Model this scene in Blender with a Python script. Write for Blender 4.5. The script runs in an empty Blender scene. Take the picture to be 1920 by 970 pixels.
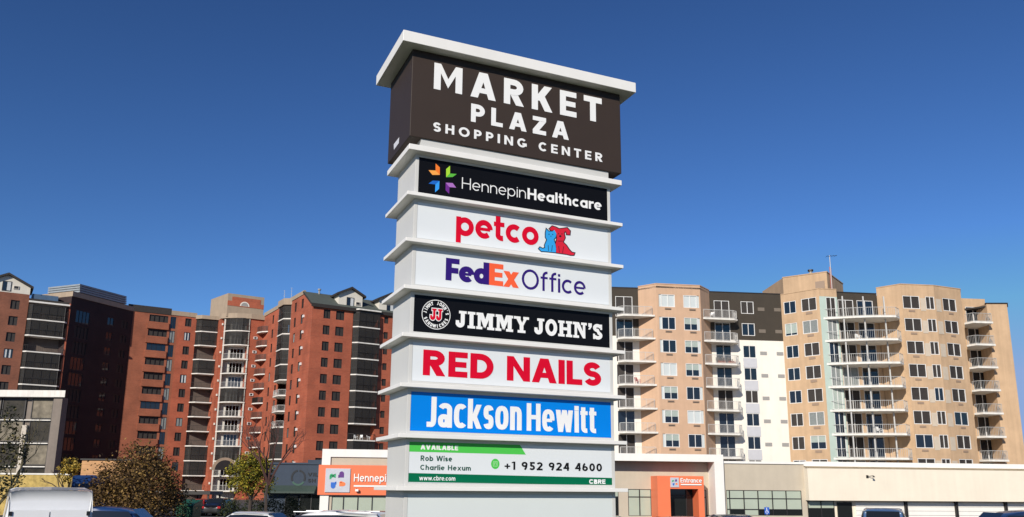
import bpy, math, random
from mathutils import Vector
random.seed(7)
R = math.radians
scene = bpy.context.scene
col = scene.collection

# ------------------------------------------------------------------ camera, sky, sun, exposure
EYE = 2.5                       # metres of the eye above the car park; all heights below are relative to the eye
FPX, PITCH, ROLL, CXP, CYP = 1567.889, R(12.342475), R(0.481004), 960.0, 573.435
cam = bpy.data.cameras.new('camera')
cam.sensor_width = 36.0
cam.lens = 36.0 * FPX / 1920.0
cam.shift_x = 0.0
cam.shift_y = (CYP - 485.0) / 1920.0
cam.clip_start, cam.clip_end = 0.1, 6000.0
camo = bpy.data.objects.new('camera', cam)
col.objects.link(camo)
camo.location = (0, 0, EYE)
from mathutils import Matrix
camo.rotation_euler = (Matrix.Rotation(R(90) + PITCH, 3, 'X') @ Matrix.Rotation(ROLL, 3, 'Z')).to_euler()
scene.camera = camo

SUN_AZ, SUN_EL = R(22.0), R(26.0)      # azimuth to the left of straight behind the camera
world = bpy.data.worlds.new('World')
scene.world = world
world.use_nodes = True
wn = world.node_tree
bg = wn.nodes['Background']
sky = wn.nodes.new('ShaderNodeTexSky')
sky.sky_type = 'NISHITA'
sky.sun_disc = False
sky.sun_elevation = SUN_EL
sky.sun_rotation = R(180) + SUN_AZ
sky.altitude = 300
sky.air_density = 1.0
sky.dust_density = 0.0
sky.ozone_density = 6.0
hs = wn.nodes.new('ShaderNodeHueSaturation')
hs.inputs['Saturation'].default_value = 1.0
gm = wn.nodes.new('ShaderNodeGamma')
gm.inputs['Gamma'].default_value = 1.4
wn.links.new(sky.outputs[0], hs.inputs['Color'])
wn.links.new(hs.outputs[0], gm.inputs['Color'])
mn = wn.nodes.new('ShaderNodeVectorMath')          # keeps the glow round the sun from washing out the shade
mn.operation = 'MINIMUM'
mn.inputs[1].default_value = (5.0, 7.5, 13.0)
wn.links.new(gm.outputs[0], mn.inputs[0])
wn.links.new(mn.outputs[0], bg.inputs[0])
bg.inputs[1].default_value = 0.0535
sl = bpy.data.lights.new('sun', 'SUN')
sl.energy = 5.0
sl.angle = R(0.5)
sl.color = (1.0, 0.93, 0.83)
so = bpy.data.objects.new('sun', sl)
col.objects.link(so)
to_sun = Vector((-math.sin(SUN_AZ) * math.cos(SUN_EL), -math.cos(SUN_AZ) * math.cos(SUN_EL), math.sin(SUN_EL)))
so.rotation_euler = to_sun.to_track_quat('Z', 'Y').to_euler()
so.location = (-40, -80, 60)
vs = scene.view_settings
vs.view_transform = 'Standard'
vs.look = 'None'
vs.exposure = 0.0
vs.gamma = 1.0
vs.use_curve_mapping = False
scene.cycles.max_bounces = 6

# ------------------------------------------------------------------ helpers
def ray(x, y):
    r2, u2 = (x - CXP) / FPX, -(y - CYP) / FPX
    cr, sr, c, s = math.cos(ROLL), math.sin(ROLL), math.cos(PITCH), math.sin(PITCH)
    r, u = cr * r2 - sr * u2, sr * r2 + cr * u2
    return Vector((r, c - s * u, s + c * u))
def at(x, y, Y):
    d = ray(x, y)
    return d * (Y / d.y)

class Plane:
    """a vertical plane through a plan point with a direction: u along it, z up, out towards the viewer"""
    def __init__(s, p, d):
        s.p = Vector((p[0], p[1])); s.d = Vector((d[0], d[1])).normalized()
        s.n = Vector((s.d.y, -s.d.x)); s.ang = math.atan2(s.d.y, s.d.x)
    def w(s, u, z, o=0.0):
        q = s.p + s.d * u + s.n * o
        return (q.x, q.y, z)
    def uz(s, x, y, o=0.0):
        d = ray(x, y); q = s.p + s.n * o
        k = q.dot(s.n) / (d.x * s.n.x + d.y * s.n.y)
        P = d * k
        return ((Vector((P.x, P.y)) - s.p).dot(s.d), P.z)
    def u(s, x, y, o=0.0): return s.uz(x, y, o)[0]
    def z(s, x, y, o=0.0): return s.uz(x, y, o)[1]
    def off(s, o): return Plane(s.p + s.n * o, s.d)

MATS = {}
def mat(name, rgb, rough=0.6, metal=0.0, noise=0.0, nscale=3.0, bump=0.0, spec=0.5, alpha=1.0, coat=0.0, stretch=None, streak=0.0):
    if name in MATS: return MATS[name]
    m = bpy.data.materials.new(name); m.use_nodes = True
    t = m.node_tree; b = t.nodes['Principled BSDF']
    b.inputs['Base Color'].default_value = (*rgb, 1)
    b.inputs['Roughness'].default_value = rough
    b.inputs['Metallic'].default_value = metal
    b.inputs['Specular IOR Level'].default_value = spec
    b.inputs['Alpha'].default_value = alpha
    b.inputs['Coat Weight'].default_value = coat
    if noise or bump or streak:
        tc = t.nodes.new('ShaderNodeTexCoord')
        src = tc.outputs['Object']
        n = t.nodes.new('ShaderNodeTexNoise'); n.inputs['Scale'].default_value = nscale; n.inputs['Detail'].default_value = 6
        n.inputs['Roughness'].default_value = 0.65
        t.links.new(src, n.inputs['Vector'])
        if noise or streak:
            mr = t.nodes.new('ShaderNodeMapRange')
            mr.inputs['From Min'].default_value = 0.3; mr.inputs['From Max'].default_value = 0.7
            mr.inputs['To Min'].default_value = 1 - noise; mr.inputs['To Max'].default_value = 1 + noise
            t.links.new(n.outputs['Fac'], mr.inputs['Value'])
            fac = mr.outputs[0]
            if streak:
                mp = t.nodes.new('ShaderNodeMapping'); mp.inputs['Scale'].default_value = (1, 1, 0.06)
                t.links.new(src, mp.inputs['Vector'])
                n2 = t.nodes.new('ShaderNodeTexNoise'); n2.inputs['Scale'].default_value = 2.2; n2.inputs['Detail'].default_value = 5
                t.links.new(mp.outputs[0], n2.inputs['Vector'])
                m2 = t.nodes.new('ShaderNodeMapRange')
                m2.inputs['From Min'].default_value = 0.35; m2.inputs['From Max'].default_value = 0.75
                m2.inputs['To Min'].default_value = 1.0; m2.inputs['To Max'].default_value = 1 - streak
                t.links.new(n2.outputs['Fac'], m2.inputs['Value'])
                mm = t.nodes.new('ShaderNodeMath'); mm.operation = 'MULTIPLY'
                t.links.new(fac, mm.inputs[0]); t.links.new(m2.outputs[0], mm.inputs[1])
                fac = mm.outputs[0]
            vm = t.nodes.new('ShaderNodeVectorMath'); vm.operation = 'SCALE'
            vm.inputs[0].default_value = rgb
            t.links.new(fac, vm.inputs['Scale'])
            t.links.new(vm.outputs[0], b.inputs['Base Color'])
        if bump:
            bp = t.nodes.new('ShaderNodeBump'); bp.inputs['Strength'].default_value = bump; bp.inputs['Distance'].default_value = 0.02
            t.links.new(n.outputs['Fac'], bp.inputs['Height'])
            t.links.new(bp.outputs[0], b.inputs['Normal'])
    MATS[name] = m
    return m

def brick_mat(name, c1, c2, mortar):
    m = bpy.data.materials.new(name); m.use_nodes = True
    t = m.node_tree; b = t.nodes['Principled BSDF']; b.inputs['Roughness'].default_value = 0.85
    tc = t.nodes.new('ShaderNodeTexCoord')
    sx = t.nodes.new('ShaderNodeSeparateXYZ'); t.links.new(tc.outputs['Object'], sx.inputs[0])
    a = t.nodes.new('ShaderNodeMath'); a.operation = 'ADD'
    t.links.new(sx.outputs['X'], a.inputs[0]); t.links.new(sx.outputs['Y'], a.inputs[1])
    cx = t.nodes.new('ShaderNodeCombineXYZ'); t.links.new(a.outputs[0], cx.inputs['X']); t.links.new(sx.outputs['Z'], cx.inputs['Y'])
    br = t.nodes.new('ShaderNodeTexBrick')
    br.inputs['Color1'].default_value = (*c1, 1); br.inputs['Color2'].default_value = (*c2, 1); br.inputs['Mortar'].default_value = (*mortar, 1)
    br.inputs['Scale'].default_value = 1.0
    br.inputs['Brick Width'].default_value = 0.4; br.inputs['Row Height'].default_value = 0.13; br.inputs['Mortar Size'].default_value = 0.012
    t.links.new(cx.outputs[0], br.inputs['Vector'])
    n = t.nodes.new('ShaderNodeTexNoise'); n.inputs['Scale'].default_value = 0.35; n.inputs['Detail'].default_value = 8
    t.links.new(tc.outputs['Object'], n.inputs['Vector'])
    mr = t.nodes.new('ShaderNodeMapRange'); mr.inputs['From Min'].default_value = .3; mr.inputs['From Max'].default_value = .7
    mr.inputs['To Min'].default_value = .76; mr.inputs['To Max'].default_value = 1.17
    t.links.new(n.outputs['Fac'], mr.inputs['Value'])
    # darker soldier courses at each storey
    wv = t.nodes.new('ShaderNodeMath'); wv.operation = 'MODULO'; wv.inputs[1].default_value = 2.85
    ad = t.nodes.new('ShaderNodeMath'); ad.operation = 'ADD'; ad.inputs[1].default_value = 60.0
    t.links.new(sx.outputs['Z'], ad.inputs[0]); t.links.new(ad.outputs[0], wv.inputs[0])
    lt = t.nodes.new('ShaderNodeMath'); lt.operation = 'LESS_THAN'; lt.inputs[1].default_value = 0.10
    t.links.new(wv.outputs[0], lt.inputs[0])
    ml = t.nodes.new('ShaderNodeMath'); ml.operation = 'MULTIPLY_ADD'; ml.inputs[1].default_value = -0.13; ml.inputs[2].default_value = 1.0
    t.links.new(lt.outputs[0], ml.inputs[0])
    mu = t.nodes.new('ShaderNodeMath'); mu.operation = 'MULTIPLY'
    t.links.new(mr.outputs[0], mu.inputs[0]); t.links.new(ml.outputs[0], mu.inputs[1])
    vm = t.nodes.new('ShaderNodeVectorMath'); vm.operation = 'SCALE'
    t.links.new(br.outputs['Color'], vm.inputs[0]); t.links.new(mu.outputs[0], vm.inputs['Scale'])
    t.links.new(vm.outputs[0], b.inputs['Base Color'])
    MATS[name] = m
    return m

class MB:
    def __init__(s): s.v, s.f, s.mi, s.ms = [], [], [], []
    def _m(s, m):
        if m not in s.ms: s.ms.append(m)
        return s.ms.index(m)
    def poly(s, pts, m):
        i = len(s.v); s.v += [tuple(p) for p in pts]; s.f.append(tuple(range(i, i + len(pts)))); s.mi.append(s._m(m)); return s
    def hexa(s, b, t, m):
        """closed solid from a bottom ring and a top ring of the same length"""
        n = len(b); i = len(s.v); s.v += [tuple(p) for p in b] + [tuple(p) for p in t]; k = s._m(m)
        s.f.append(tuple(range(i + n - 1, i - 1, -1))); s.f.append(tuple(range(i + n, i + 2 * n))); s.mi += [k, k]
        for j in range(n):
            q = (j + 1) % n
            s.f.append((i + j, i + q, i + n + q, i + n + j)); s.mi.append(k)
        return s
    def box(s, x0, x1, y0, y1, z0, z1, m):
        return s.hexa([(x0, y0, z0), (x1, y0, z0), (x1, y1, z0), (x0, y1, z0)], [(x0, y0, z1), (x1, y0, z1), (x1, y1, z1), (x0, y1, z1)], m)
    def pbox(s, P, u0, u1, z0, z1, o0, o1, m):
        """box on a Plane; o0 (further in) to o1 (further out)"""
        return s.hexa([P.w(u0, z0, o1), P.w(u1, z0, o1), P.w(u1, z0, o0), P.w(u0, z0, o0)],
                      [P.w(u0, z1, o1), P.w(u1, z1, o1), P.w(u1, z1, o0), P.w(u0, z1, o0)], m)
    def prism(s, plan, z0, z1, m):
        return s.hexa([(p[0], p[1], z0) for p in plan], [(p[0], p[1], z1) for p in plan], m)
    def pprism(s, P, uz, o0, o1, m):
        """outline in (u, z) of a Plane, given thickness"""
        return s.hexa([P.w(u, z, o0) for u, z in uz], [P.w(u, z, o1) for u, z in uz], m)
    def tube(s, a, b, r0, r1, m, n=6):
        a, b = Vector(a), Vector(b); d = (b - a)
        if d.length < 1e-6: return s
        d.normalize(); x = d.orthogonal().normalized(); y = d.cross(x)
        ring = [(math.cos(2 * math.pi * j / n), math.sin(2 * math.pi * j / n)) for j in range(n)]
        return s.hexa([a + (x * c + y * q) * r0 for c, q in ring], [b + (x * c + y * q) * r1 for c, q in ring], m)
    def mesh(s, name):
        me = bpy.data.meshes.new(name); me.from_pydata(s.v, [], s.f)
        for m in s.ms: me.materials.append(m)
        me.polygons.foreach_set('material_index', s.mi)
        me.validate(); me.update()
        import bmesh
        bm = bmesh.new(); bm.from_mesh(me); bmesh.ops.recalc_face_normals(bm, faces=bm.faces); bm.to_mesh(me); bm.free()
        return me
    def build(s, name, parent=None, bevel=0.0):
        o = bpy.data.objects.new(name, s.mesh(name)); col.objects.link(o)
        if parent is not None: o.parent = parent; o.location = -Vector(base_of(parent))
        if bevel:
            b = o.modifiers.new('bevel', 'BEVEL'); b.width = bevel; b.segments = 2; b.limit_method = 'ANGLE'
        return o

BASE = {}
def base_of(o):
    p = Vector((0, 0, 0))
    while o is not None:
        p += Vector(o.location); o = o.parent
    return p
def thing(name, label, cat, loc, group=None):
    o = bpy.data.objects.new(name, None); o.empty_display_size = 0.3; col.objects.link(o); o.location = loc
    return tag(o, label, cat, group)
def tag(o, label, cat, group=None):
    o['label'] = label; o['category'] = cat
    if group: o['group'] = group
    return o
def struct(o, kind='structure'):
    o['kind'] = kind; return o
def place(me, name, loc, rz, parent):
    o = bpy.data.objects.new(name, me); col.objects.link(o)
    o.parent = parent; o.location = Vector(loc) - base_of(parent); o.rotation_euler = (0, 0, rz)
    return o

# ------------------------------------------------------------------ lettering: glyphs drawn with strokes
def arc(cx, cy, rx, ry, a0, a1, n=14, sq=2.0):
    out = []
    for i in range(n + 1):
        a = R(a0 + (a1 - a0) * i / n); c, s = math.cos(a), math.sin(a)
        out.append((cx + rx * math.copysign(abs(c) ** (2 / sq), c), cy + ry * math.copysign(abs(s) ** (2 / sq), s)))
    return out
def band(path, w, closed=False):
    n = len(path); L, Rr = [], []
    for i in range(n):
        a = Vector(path[(i - 1) % n] if (closed or i) else path[0]); b = Vector(path[i]); c = Vector(path[(i + 1) % n] if (closed or i < n - 1) else path[-1])
        d1, d2 = (b - a), (c - b)
        if d1.length < 1e-7: d1 = d2
        if d2.length < 1e-7: d2 = d1
        d1, d2 = d1.normalized(), d2.normalized()
        n1, n2 = Vector((-d1.y, d1.x)), Vector((-d2.y, d2.x))
        m = (n1 + n2); m = m.normalized() if m.length > 1e-6 else n1
        k = min(1 / max(m.dot(n1), .35), 2.5)
        L.append(b + m * (w / 2 * k)); Rr.append(b - m * (w / 2 * k))
    return ('band', L, Rr, closed)
def rect(x0, x1, y0, y1): return ('poly', [(x0, y0), (x1, y0), (x1, y1), (x0, y1)])
def dg(x0, y0, x1, y1, wh): return ('poly', [(x0 - wh / 2, y0), (x0 + wh / 2, y0), (x1 + wh / 2, y1), (x1 - wh / 2, y1)])
XH = 0.72
def glyph(c, w, k, sq):
    """strokes and width of one letter, cap height 1, stroke weight w, width factor k, squareness of bowls sq"""
    h = w / 2
    def ring(cx, cy, rx, ry, a0=0, a1=360, n=20):
        if a1 - a0 >= 360: return band(arc(cx, cy, rx - h, ry - h, 0, 360, n, sq)[:-1], w, True)
        return band(arc(cx, cy, rx - h, ry - h, a0, a1, n, sq), w)
    def ess(W, H):
        r = (H - w) / 4
        p = arc(W / 2, H - h - r, W / 2 - h, r, 20, 270, 14, min(sq, 2.6)) + arc(W / 2, h + r, W / 2 - h, r, 90, -160, 14, min(sq, 2.6))[1:]
        return band(p, w)
    B = XH / 2
    if c == ' ': return [], .36 * k
    if c == 'A': W = .90 * k + .1 * w; e = w * 1.12; return [dg(e / 2, 0, W / 2 - e * .08, 1, e), dg(W - e / 2, 0, W / 2 + e * .08, 1, e), rect(W * .25, W * .75, .2, .2 + w * .85)], W
    if c == 'B':
        W = .72 * k
        return [rect(0, w, 0, 1), band([(w, 1 - h), (W * .5, 1 - h)] + arc(W * .5, .755, W * .44 - h, .245 - h, 90, -90, 8, sq) + [(w, .51 + h)], w),
                band([(w, .52 - h * .2), (W * .55, .52 - h * .2)] + arc(W * .55, .27, W * .45 - h, .25 - h * .6, 90, -90, 8, sq) + [(w, h)], w)], W
    if c == 'C': W = .88 * k; return [ring(W / 2, .5, W / 2, .5, 42, 318)], W * .95
    if c == 'D': W = .82 * k; return [rect(0, w, 0, 1), band([(w, 1 - h), (W * .42, 1 - h)] + arc(W * .42, .5, W * .58 - h, .5 - h, 90, -90, 14, sq) + [(w, h)], w)], W
    if c == 'E': W = .66 * k; return [rect(0, w, 0, 1), rect(w, W, 0, w * .92), rect(w, W, 1 - w * .92, 1), rect(w, W * .94, .5 - w * .44, .5 + w * .44)], W
    if c == 'F': W = .62 * k; return [rect(0, w, 0, 1), rect(w, W, 1 - w * .95, 1), rect(w, W * .93, .46 - h, .46 + h)], W
    if c == 'G': W = .92 * k; return [ring(W / 2, .5, W / 2, .5, 42, 325), rect(W * .54, W, .5 - w * .9, .5), rect(W - w, W, .16, .5 - w * .9)], W
    if c == 'H': W = .8 * k; return [rect(0, w, 0, 1), rect(W - w, W, 0, 1), rect(w, W - w, .5 - h * .92, .5 + h * .92)], W
    if c == 'I': return [rect(0, w, 0, 1)], w
    if c == 'J': W = .48 * k; return [band([(W - h, 1), (W - h, .28)] + arc(W * .42, .28, W * .58 - h, .28 - h, 0, -100, 8, sq) + [(0, h)], w)], W
    if c == 'K': W = .8 * k; e = w * 1.25; return [rect(0, w, 0, 1), dg(w * .9, .38, W - e * .55, 1, e), dg(W - e / 2, 0, W * .42, .62, e)], W
    if c == 'L': W = .6 * k; return [rect(0, w, 0, 1), rect(w, W, 0, w * .94)], W
    if c == 'M': W = 1.0 * k; e = w * 1.1; return [rect(0, w, 0, 1), rect(W - w, W, 0, 1), ('poly', [(w, 1), (w, 1 - w * 1.55), (W / 2, .12), (W / 2, .12 + w * 1.5)]), ('poly', [(W - w, 1), (W - w, 1 - w * 1.55), (W / 2, .12), (W / 2, .12 + w * 1.5)])], W
    if c == 'N': W = .84 * k; e = w * 1.2; return [rect(0, w, 0, 1), rect(W - w, W, 0, 1), ('poly', [(w, 1), (w, 1 - e * 1.35), (W - w, 0), (W - w, e * 1.35)])], W
    if c == 'O': W = 1.0 * k; return [ring(W / 2, .5, W / 2, .515)], W
    if c == 'P': W = .7 * k; return [rect(0, w, 0, 1), band([(w, 1 - h), (W * .5, 1 - h)] + arc(W * .5, .67, W * .5 - h, .33 - h, 90, -90, 10, sq) + [(w, .34 + h)], w)], W
    if c == 'R': W = .76 * k; e = w * 1.25; return [rect(0, w, 0, 1), band([(w, 1 - h), (W * .5, 1 - h)] + arc(W * .5, .69, W * .46 - h, .31 - h, 90, -90, 10, sq) + [(w, .38 + h)], w), dg(W - e / 2, 0, W * .5, .42, e)], W
    if c == 'S': W = .68 * k; return [ess(W, 1)], W
    if c == 'T': W = .74 * k; return [rect(0, W, 1 - w, 1), rect(W / 2 - h, W / 2 + h, 0, 1 - w)], W
    if c == 'V': W = .92 * k; e = w * 1.12; return [dg(e / 2, 1, W / 2, 0, e), dg(W - e / 2, 1, W / 2, 0, e)], W
    if c == 'W': W = 1.3 * k; e = w * 1.08; return [dg(e / 2, 1, W * .27, 0, e), dg(W * .27, 0, W * .5, 1, e), dg(W * .5, 1, W * .73, 0, e), dg(W * .73, 0, W - e / 2, 1, e)], W
    if c == 'X': W = .85 * k; e = w * 1.25; return [dg(e / 2, 0, W - e / 2, 1, e), dg(W - e / 2, 0, e / 2, 1, e)], W
    if c == 'Y': W = .86 * k; e = w * 1.2; return [rect(W / 2 - h, W / 2 + h, 0, .45), dg(W / 2, .4, e / 2, 1, e), dg(W / 2, .4, W - e / 2, 1, e)], W
    if c == 'Z': W = .72 * k; return [rect(0, W, 1 - w, 1), rect(0, W, 0, w), ('poly', [(0, w), (w * 1.45, w), (W, 1 - w), (W - w * 1.45, 1 - w)])], W
    # lower case
    if c in 'abdpocqe':
        W = .72 * k
        if c == 'o': return [ring(W / 2, B, W / 2, B)], W
        if c == 'c': return [ring(W / 2, B, W / 2, B, 48, 312)], W * .88
        if c == 'e': return [ring(W / 2, B, W / 2, B, 0, 314), rect(w * .8, W - w * .55, B - min(h * .85, .06), B + min(h * .85, .06))], W * .98
        if c == 'a' and sq > 2.5:
            return [band(arc(W / 2, XH - h - .14, W / 2 - h, .14, 160, 0, 10, 2.2) + [(W - h, 0)], w), ring(W * .42, .22, W * .42, .22, 0, 360)], W
        if c == 'a': return [ring(W / 2, B, W / 2, B), rect(W - w, W, 0, XH)], W
        if c == 'b': return [ring(W / 2, B, W / 2, B), rect(0, w, 0, 1)], W
        if c == 'd': return [ring(W / 2, B, W / 2, B), rect(W - w, W, 0, 1)], W
        if c == 'p': return [ring(W / 2, B, W / 2, B), rect(0, w, -.27, XH)], W
    if c in 'nhmur':
        W = .64 * k; ra = W / 2
        arch = lambda x0, W: band([(x0 + h, XH * .3)] + arc(x0 + W / 2, XH - .3, W / 2 - h, .3 - h, 180, 0, 10, sq) + [(x0 + W - h, 0)], w)
        if c == 'n': return [rect(0, w, 0, XH), arch(0, W)], W
        if c == 'h': return [rect(0, w, 0, 1), arch(0, W)], W
        if c == 'm': V = W * .9; return [rect(0, w, 0, XH), arch(0, V), arch(V - w, V)], 2 * V - w
        if c == 'u': return [rect(W - w, W, 0, XH), band([(h, XH)] + arc(W / 2, .3, W / 2 - h, .3 - h, 180, 360, 10, sq) + [(W - h, XH * .7)], w)], W
        if c == 'r': return [rect(0, w, 0, XH), band([(h, XH * .35)] + arc(w * .5 + .3 * k, XH - .3, .3 * k, .3 - h, 180, 75, 8, sq), w)], .42 * k
    if c == 'f': W = .42 * k; return [band([(W * .42, 0), (W * .42, .76)] + arc(W * .42 + .2 * k, .76, .2 * k, .24 - h, 180, 80, 6, sq), w), rect(0, W, XH - w * .85, XH)], W
    if c == 't': W = .44 * k; return [band([(W * .4, .95), (W * .4, .2)] + arc(W * .4 + .17 * k, .2, .17 * k, .2 - h, 180, 285, 6, sq), w), rect(0, W, XH - w * .85, XH)], W
    if c == 'i': return [rect(0, w, 0, XH), rect(0, w, .82, .82 + w)], w
    if c == 'l': return [rect(0, w, 0, 1)], w
    if c == 'k': W = (.62 if k > .8 else .74) * k; e = w * (1.25 if k > .8 else 1.06); return [rect(0, w, 0, 1), dg(w, .26, W - e * .55, XH, e), dg(W - e / 2, 0, W * .45, .42, e)], W
    if c == 's': W = .54 * k; return [ess(W, XH)], W
    if c == 'w': W = 1.02 * k; e = w * 1.05; return [dg(e / 2, XH, W * .27, 0, e), dg(W * .27, 0, W * .5, XH, e), dg(W * .5, XH, W * .73, 0, e), dg(W * .73, 0, W - e / 2, XH, e)], W
    if c == 'x': W = .74 * k; e = w * 1.08; return [dg(e / 2, 0, W - e / 2, XH, e), dg(W - e / 2, 0, e / 2, XH, e)], W
    # figures and points
    W = .68 * k
    if c == '0': return [ring(W / 2, .5, W / 2, .5)], W
    if c == '1': return [rect(.18 * k, .18 * k + w, 0, 1), ('poly', [(0, .78), (.18 * k, .86), (.18 * k, 1), (.18 * k, 1), (0, .92)])], .18 * k + w
    if c == '2': r = .28 * k + .02; return [band(arc(W / 2, .7, W / 2 - h, .3 - h, 165, -35, 12) + [(w * .7, w * .6)], w), rect(0, W, 0, w * .95)], W
    if c == '4': return [rect(W * .62, W * .62 + w, 0, 1), rect(0, W, .22, .22 + w * .95), dg(w * .45, .22, W * .7, 1, w * 1.1)], W
    if c == '5': return [rect(.1 * k, W * .94, 1 - w, 1), dg(.1 * k + h, .5, .14 * k + h, 1, w), band(arc(W / 2 - .02, .32, W / 2 - h, .32 - h, 130, -150, 14), w)], W
    if c == '6': return [ring(W / 2, .32, W / 2, .32), band(arc(W / 2 + .12 * k, .34, W / 2 + .1 * k - h, .66, 180, 112, 8), w)], W
    if c == '9': return [ring(W / 2, .68, W / 2, .32), band(arc(W / 2 - .12 * k, .66, W / 2 + .1 * k - h, .66, 0, -68, 8), w)], W
    if c == '+': return [rect(0, .62 * k, .42 - h * .8, .42 + h * .8), rect(.31 * k - h * .8, .31 * k + h * .8, .11, .73)], .62 * k
    if c == '.': return [rect(0, w, 0, w)], w
    if c == "'": return [('poly', [(w * .2, .64), (w * .75, .68), (w, 1), (0, 1)])], w
    raise ValueError(c)
def slab(c):
    """bold slab serif capitals"""
    s = .16
    if c == 'I': return [rect(0, .5, 0, s), rect(0, .5, 1 - s, 1), rect(.12, .38, s, 1 - s)], .5
    if c == 'J': return [rect(.16, .66, 1 - s, 1), band([(.41, 1 - s), (.41, .3)] + arc(.24, .3, .17, .17, 0, -170, 10), .26), rect(-.04, .18, .22, .42)], .66
    if c == 'M': return [rect(0, .4, 0, s), rect(.72, 1.2, 0, s), rect(.09, .29, s, 1), rect(.83, 1.1, s, 1), rect(0, .36, 1 - s, 1), rect(.84, 1.2, 1 - s, 1),
                         ('poly', [(.29, 1), (.29, .62), (.52, .08), (.66, .42), (.44, 1)]), ('poly', [(.83, 1), (.83, .62), (.6, .08), (.5, .38), (.72, 1)])], 1.2
    if c == 'Y': return [rect(.24, .78, 0, s), rect(.38, .64, s, .45), ('poly', [(.38, .45), (.64, .45), (.34, 1), (.06, 1)]), ('poly', [(.42, .4), (.64, .45), (.94, 1), (.74, 1)]), rect(-.02, .44, 1 - s, 1), rect(.62, 1.02, 1 - s, 1)], 1.0
    if c == 'O': return [band(arc(.42, .5, .295, .4, 0, 360, 24)[:-1], .25, True)], .84
    if c == 'H': return [rect(0, .46, 0, s), rect(.56, 1.02, 0, s), rect(0, .46, 1 - s, 1), rect(.56, 1.02, 1 - s, 1), rect(.1, .36, s, 1 - s), rect(.66, .92, s, 1 - s), rect(.36, .66, .41, .59)], 1.02
    if c == 'N': return [rect(0, .42, 0, s), rect(.1, .28, s, 1), rect(-.02, .3, 1 - s, 1), rect(.58, 1.0, 1 - s, 1), rect(.7, .88, 0, 1 - s), ('poly', [(.28, 1), (.28, .66), (.7, 0), (.88, 0), (.88, .1), (.42, 1)])], 1.0
    if c == 'S': return [band(arc(.36, .735, .235, .155, 15, 270, 12) + arc(.36, .265, .235, .155, 90, -165, 12)[1:], .22), rect(.56, .7, .64, .98), rect(.02, .16, .02, .36)], .72
    if c == "'": return [('poly', [(.02, .6), (.16, .6), (.3, .8), (.3, 1), (.04, 1), (.04, .78), (.12, .74)])], .3
    if c == ' ': return [], .3
    raise ValueError(c)
def layout(text, w=.2, k=1.0, gap=.14, sq=2.0, font=None):
    out, x = [], 0.0
    for c in text:
        st, W = font(c) if font else glyph(c, w, k, sq)
        out.append((x, st)); x += W + gap
    return out, x - gap
def letter(mb, P, lay, width, u0, u1, zb, zc, m, o, th=0.0, capn=1.0):
    """set a laid-out line on a plane between u0 and u1, baseline zb, line of height capn at zc"""
    sx = (u1 - u0) / width; sz = (zc - zb) / capn; n = 0
    for x, st in lay:
        for k in st:
            n += 1; oo = o + .0003 * (n % 10)
            f = lambda p: (u0 + (x + p[0]) * sx, zb + p[1] * sz)
            if k[0] == 'poly':
                pts = [f(p) for p in k[1]]
                if th: mb.pprism(P, pts, o - th, oo, m)
                else: mb.poly([P.w(a, b, oo) for a, b in pts], m)
            else:
                L, Rr, cl = k[1], k[2], k[3]; N = len(L)
                for i in range(N if cl else N - 1):
                    j = (i + 1) % N
                    q = [f(L[i]), f(L[j]), f(Rr[j]), f(Rr[i])]
                    if th: mb.pprism(P, q, o - th, oo + .00002 * i, m)
                    else: mb.poly([P.w(a, b, oo + .00001 * i) for a, b in q], m)
def write(parent, P, text, u0, u1, zb, zc, m, o, w=.2, k=1.0, gap=.14, sq=2.0, font=None, th=0.0, capn=1.0, name='lettering'):
    lay, W = layout(text, w, k, gap, sq, font)
    i = 0
    for word in text.split(' '):                 # one mesh for each word
        mb = MB(); part = lay[i:i + len(word)]; i += len(word) + 1
        letter(mb, P, part, W, u0, u1, zb, zc, m, o, th, capn)
        ob = mb.build(name, parent)
    return ob

# ------------------------------------------------------------------ materials
WHITE = mat('ledge_white_paint', (.80, .785, .74), .45, noise=.03, nscale=1.5, streak=.05)
GREYP = mat('sign_grey_paint', (.60, .595, .56), .42, noise=.025, nscale=1.2, streak=.05)
PANEL = mat('white_acrylic_face', (.70, .73, .735), .22, noise=.012, nscale=1.0)
DARKB = mat('dark_brown_cladding', (.041, .028, .021), .55, spec=.3, noise=.05, nscale=2)
BLACKP = mat('black_acrylic_face', (.006, .006, .007), .25, spec=.12)
BLUEP = mat('bright_blue_face', (.0, .205, .70), .25, spec=.25)
LWHITE = mat('white_lettering', (.82, .82, .80), .4)
RED = mat('red_lettering', (.62, .002, .022), .35, spec=.2)
PURPLE = mat('purple_lettering', (.030, .010, .16), .35, spec=.2)
ORANGEL = mat('orange_lettering', (.86, .115, .04), .35, spec=.2)
GREEND = mat('dark_green_print', (.0, .13, .055), .4, spec=.2)
GREENL = mat('light_green_print', (.075, .52, .075), .4, spec=.2)
BLACK = mat('black_print', (.008, .008, .008), .4, spec=.2)
GREENT = mat('green_text_print', (.008, .075, .05), .4, spec=.2)

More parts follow.
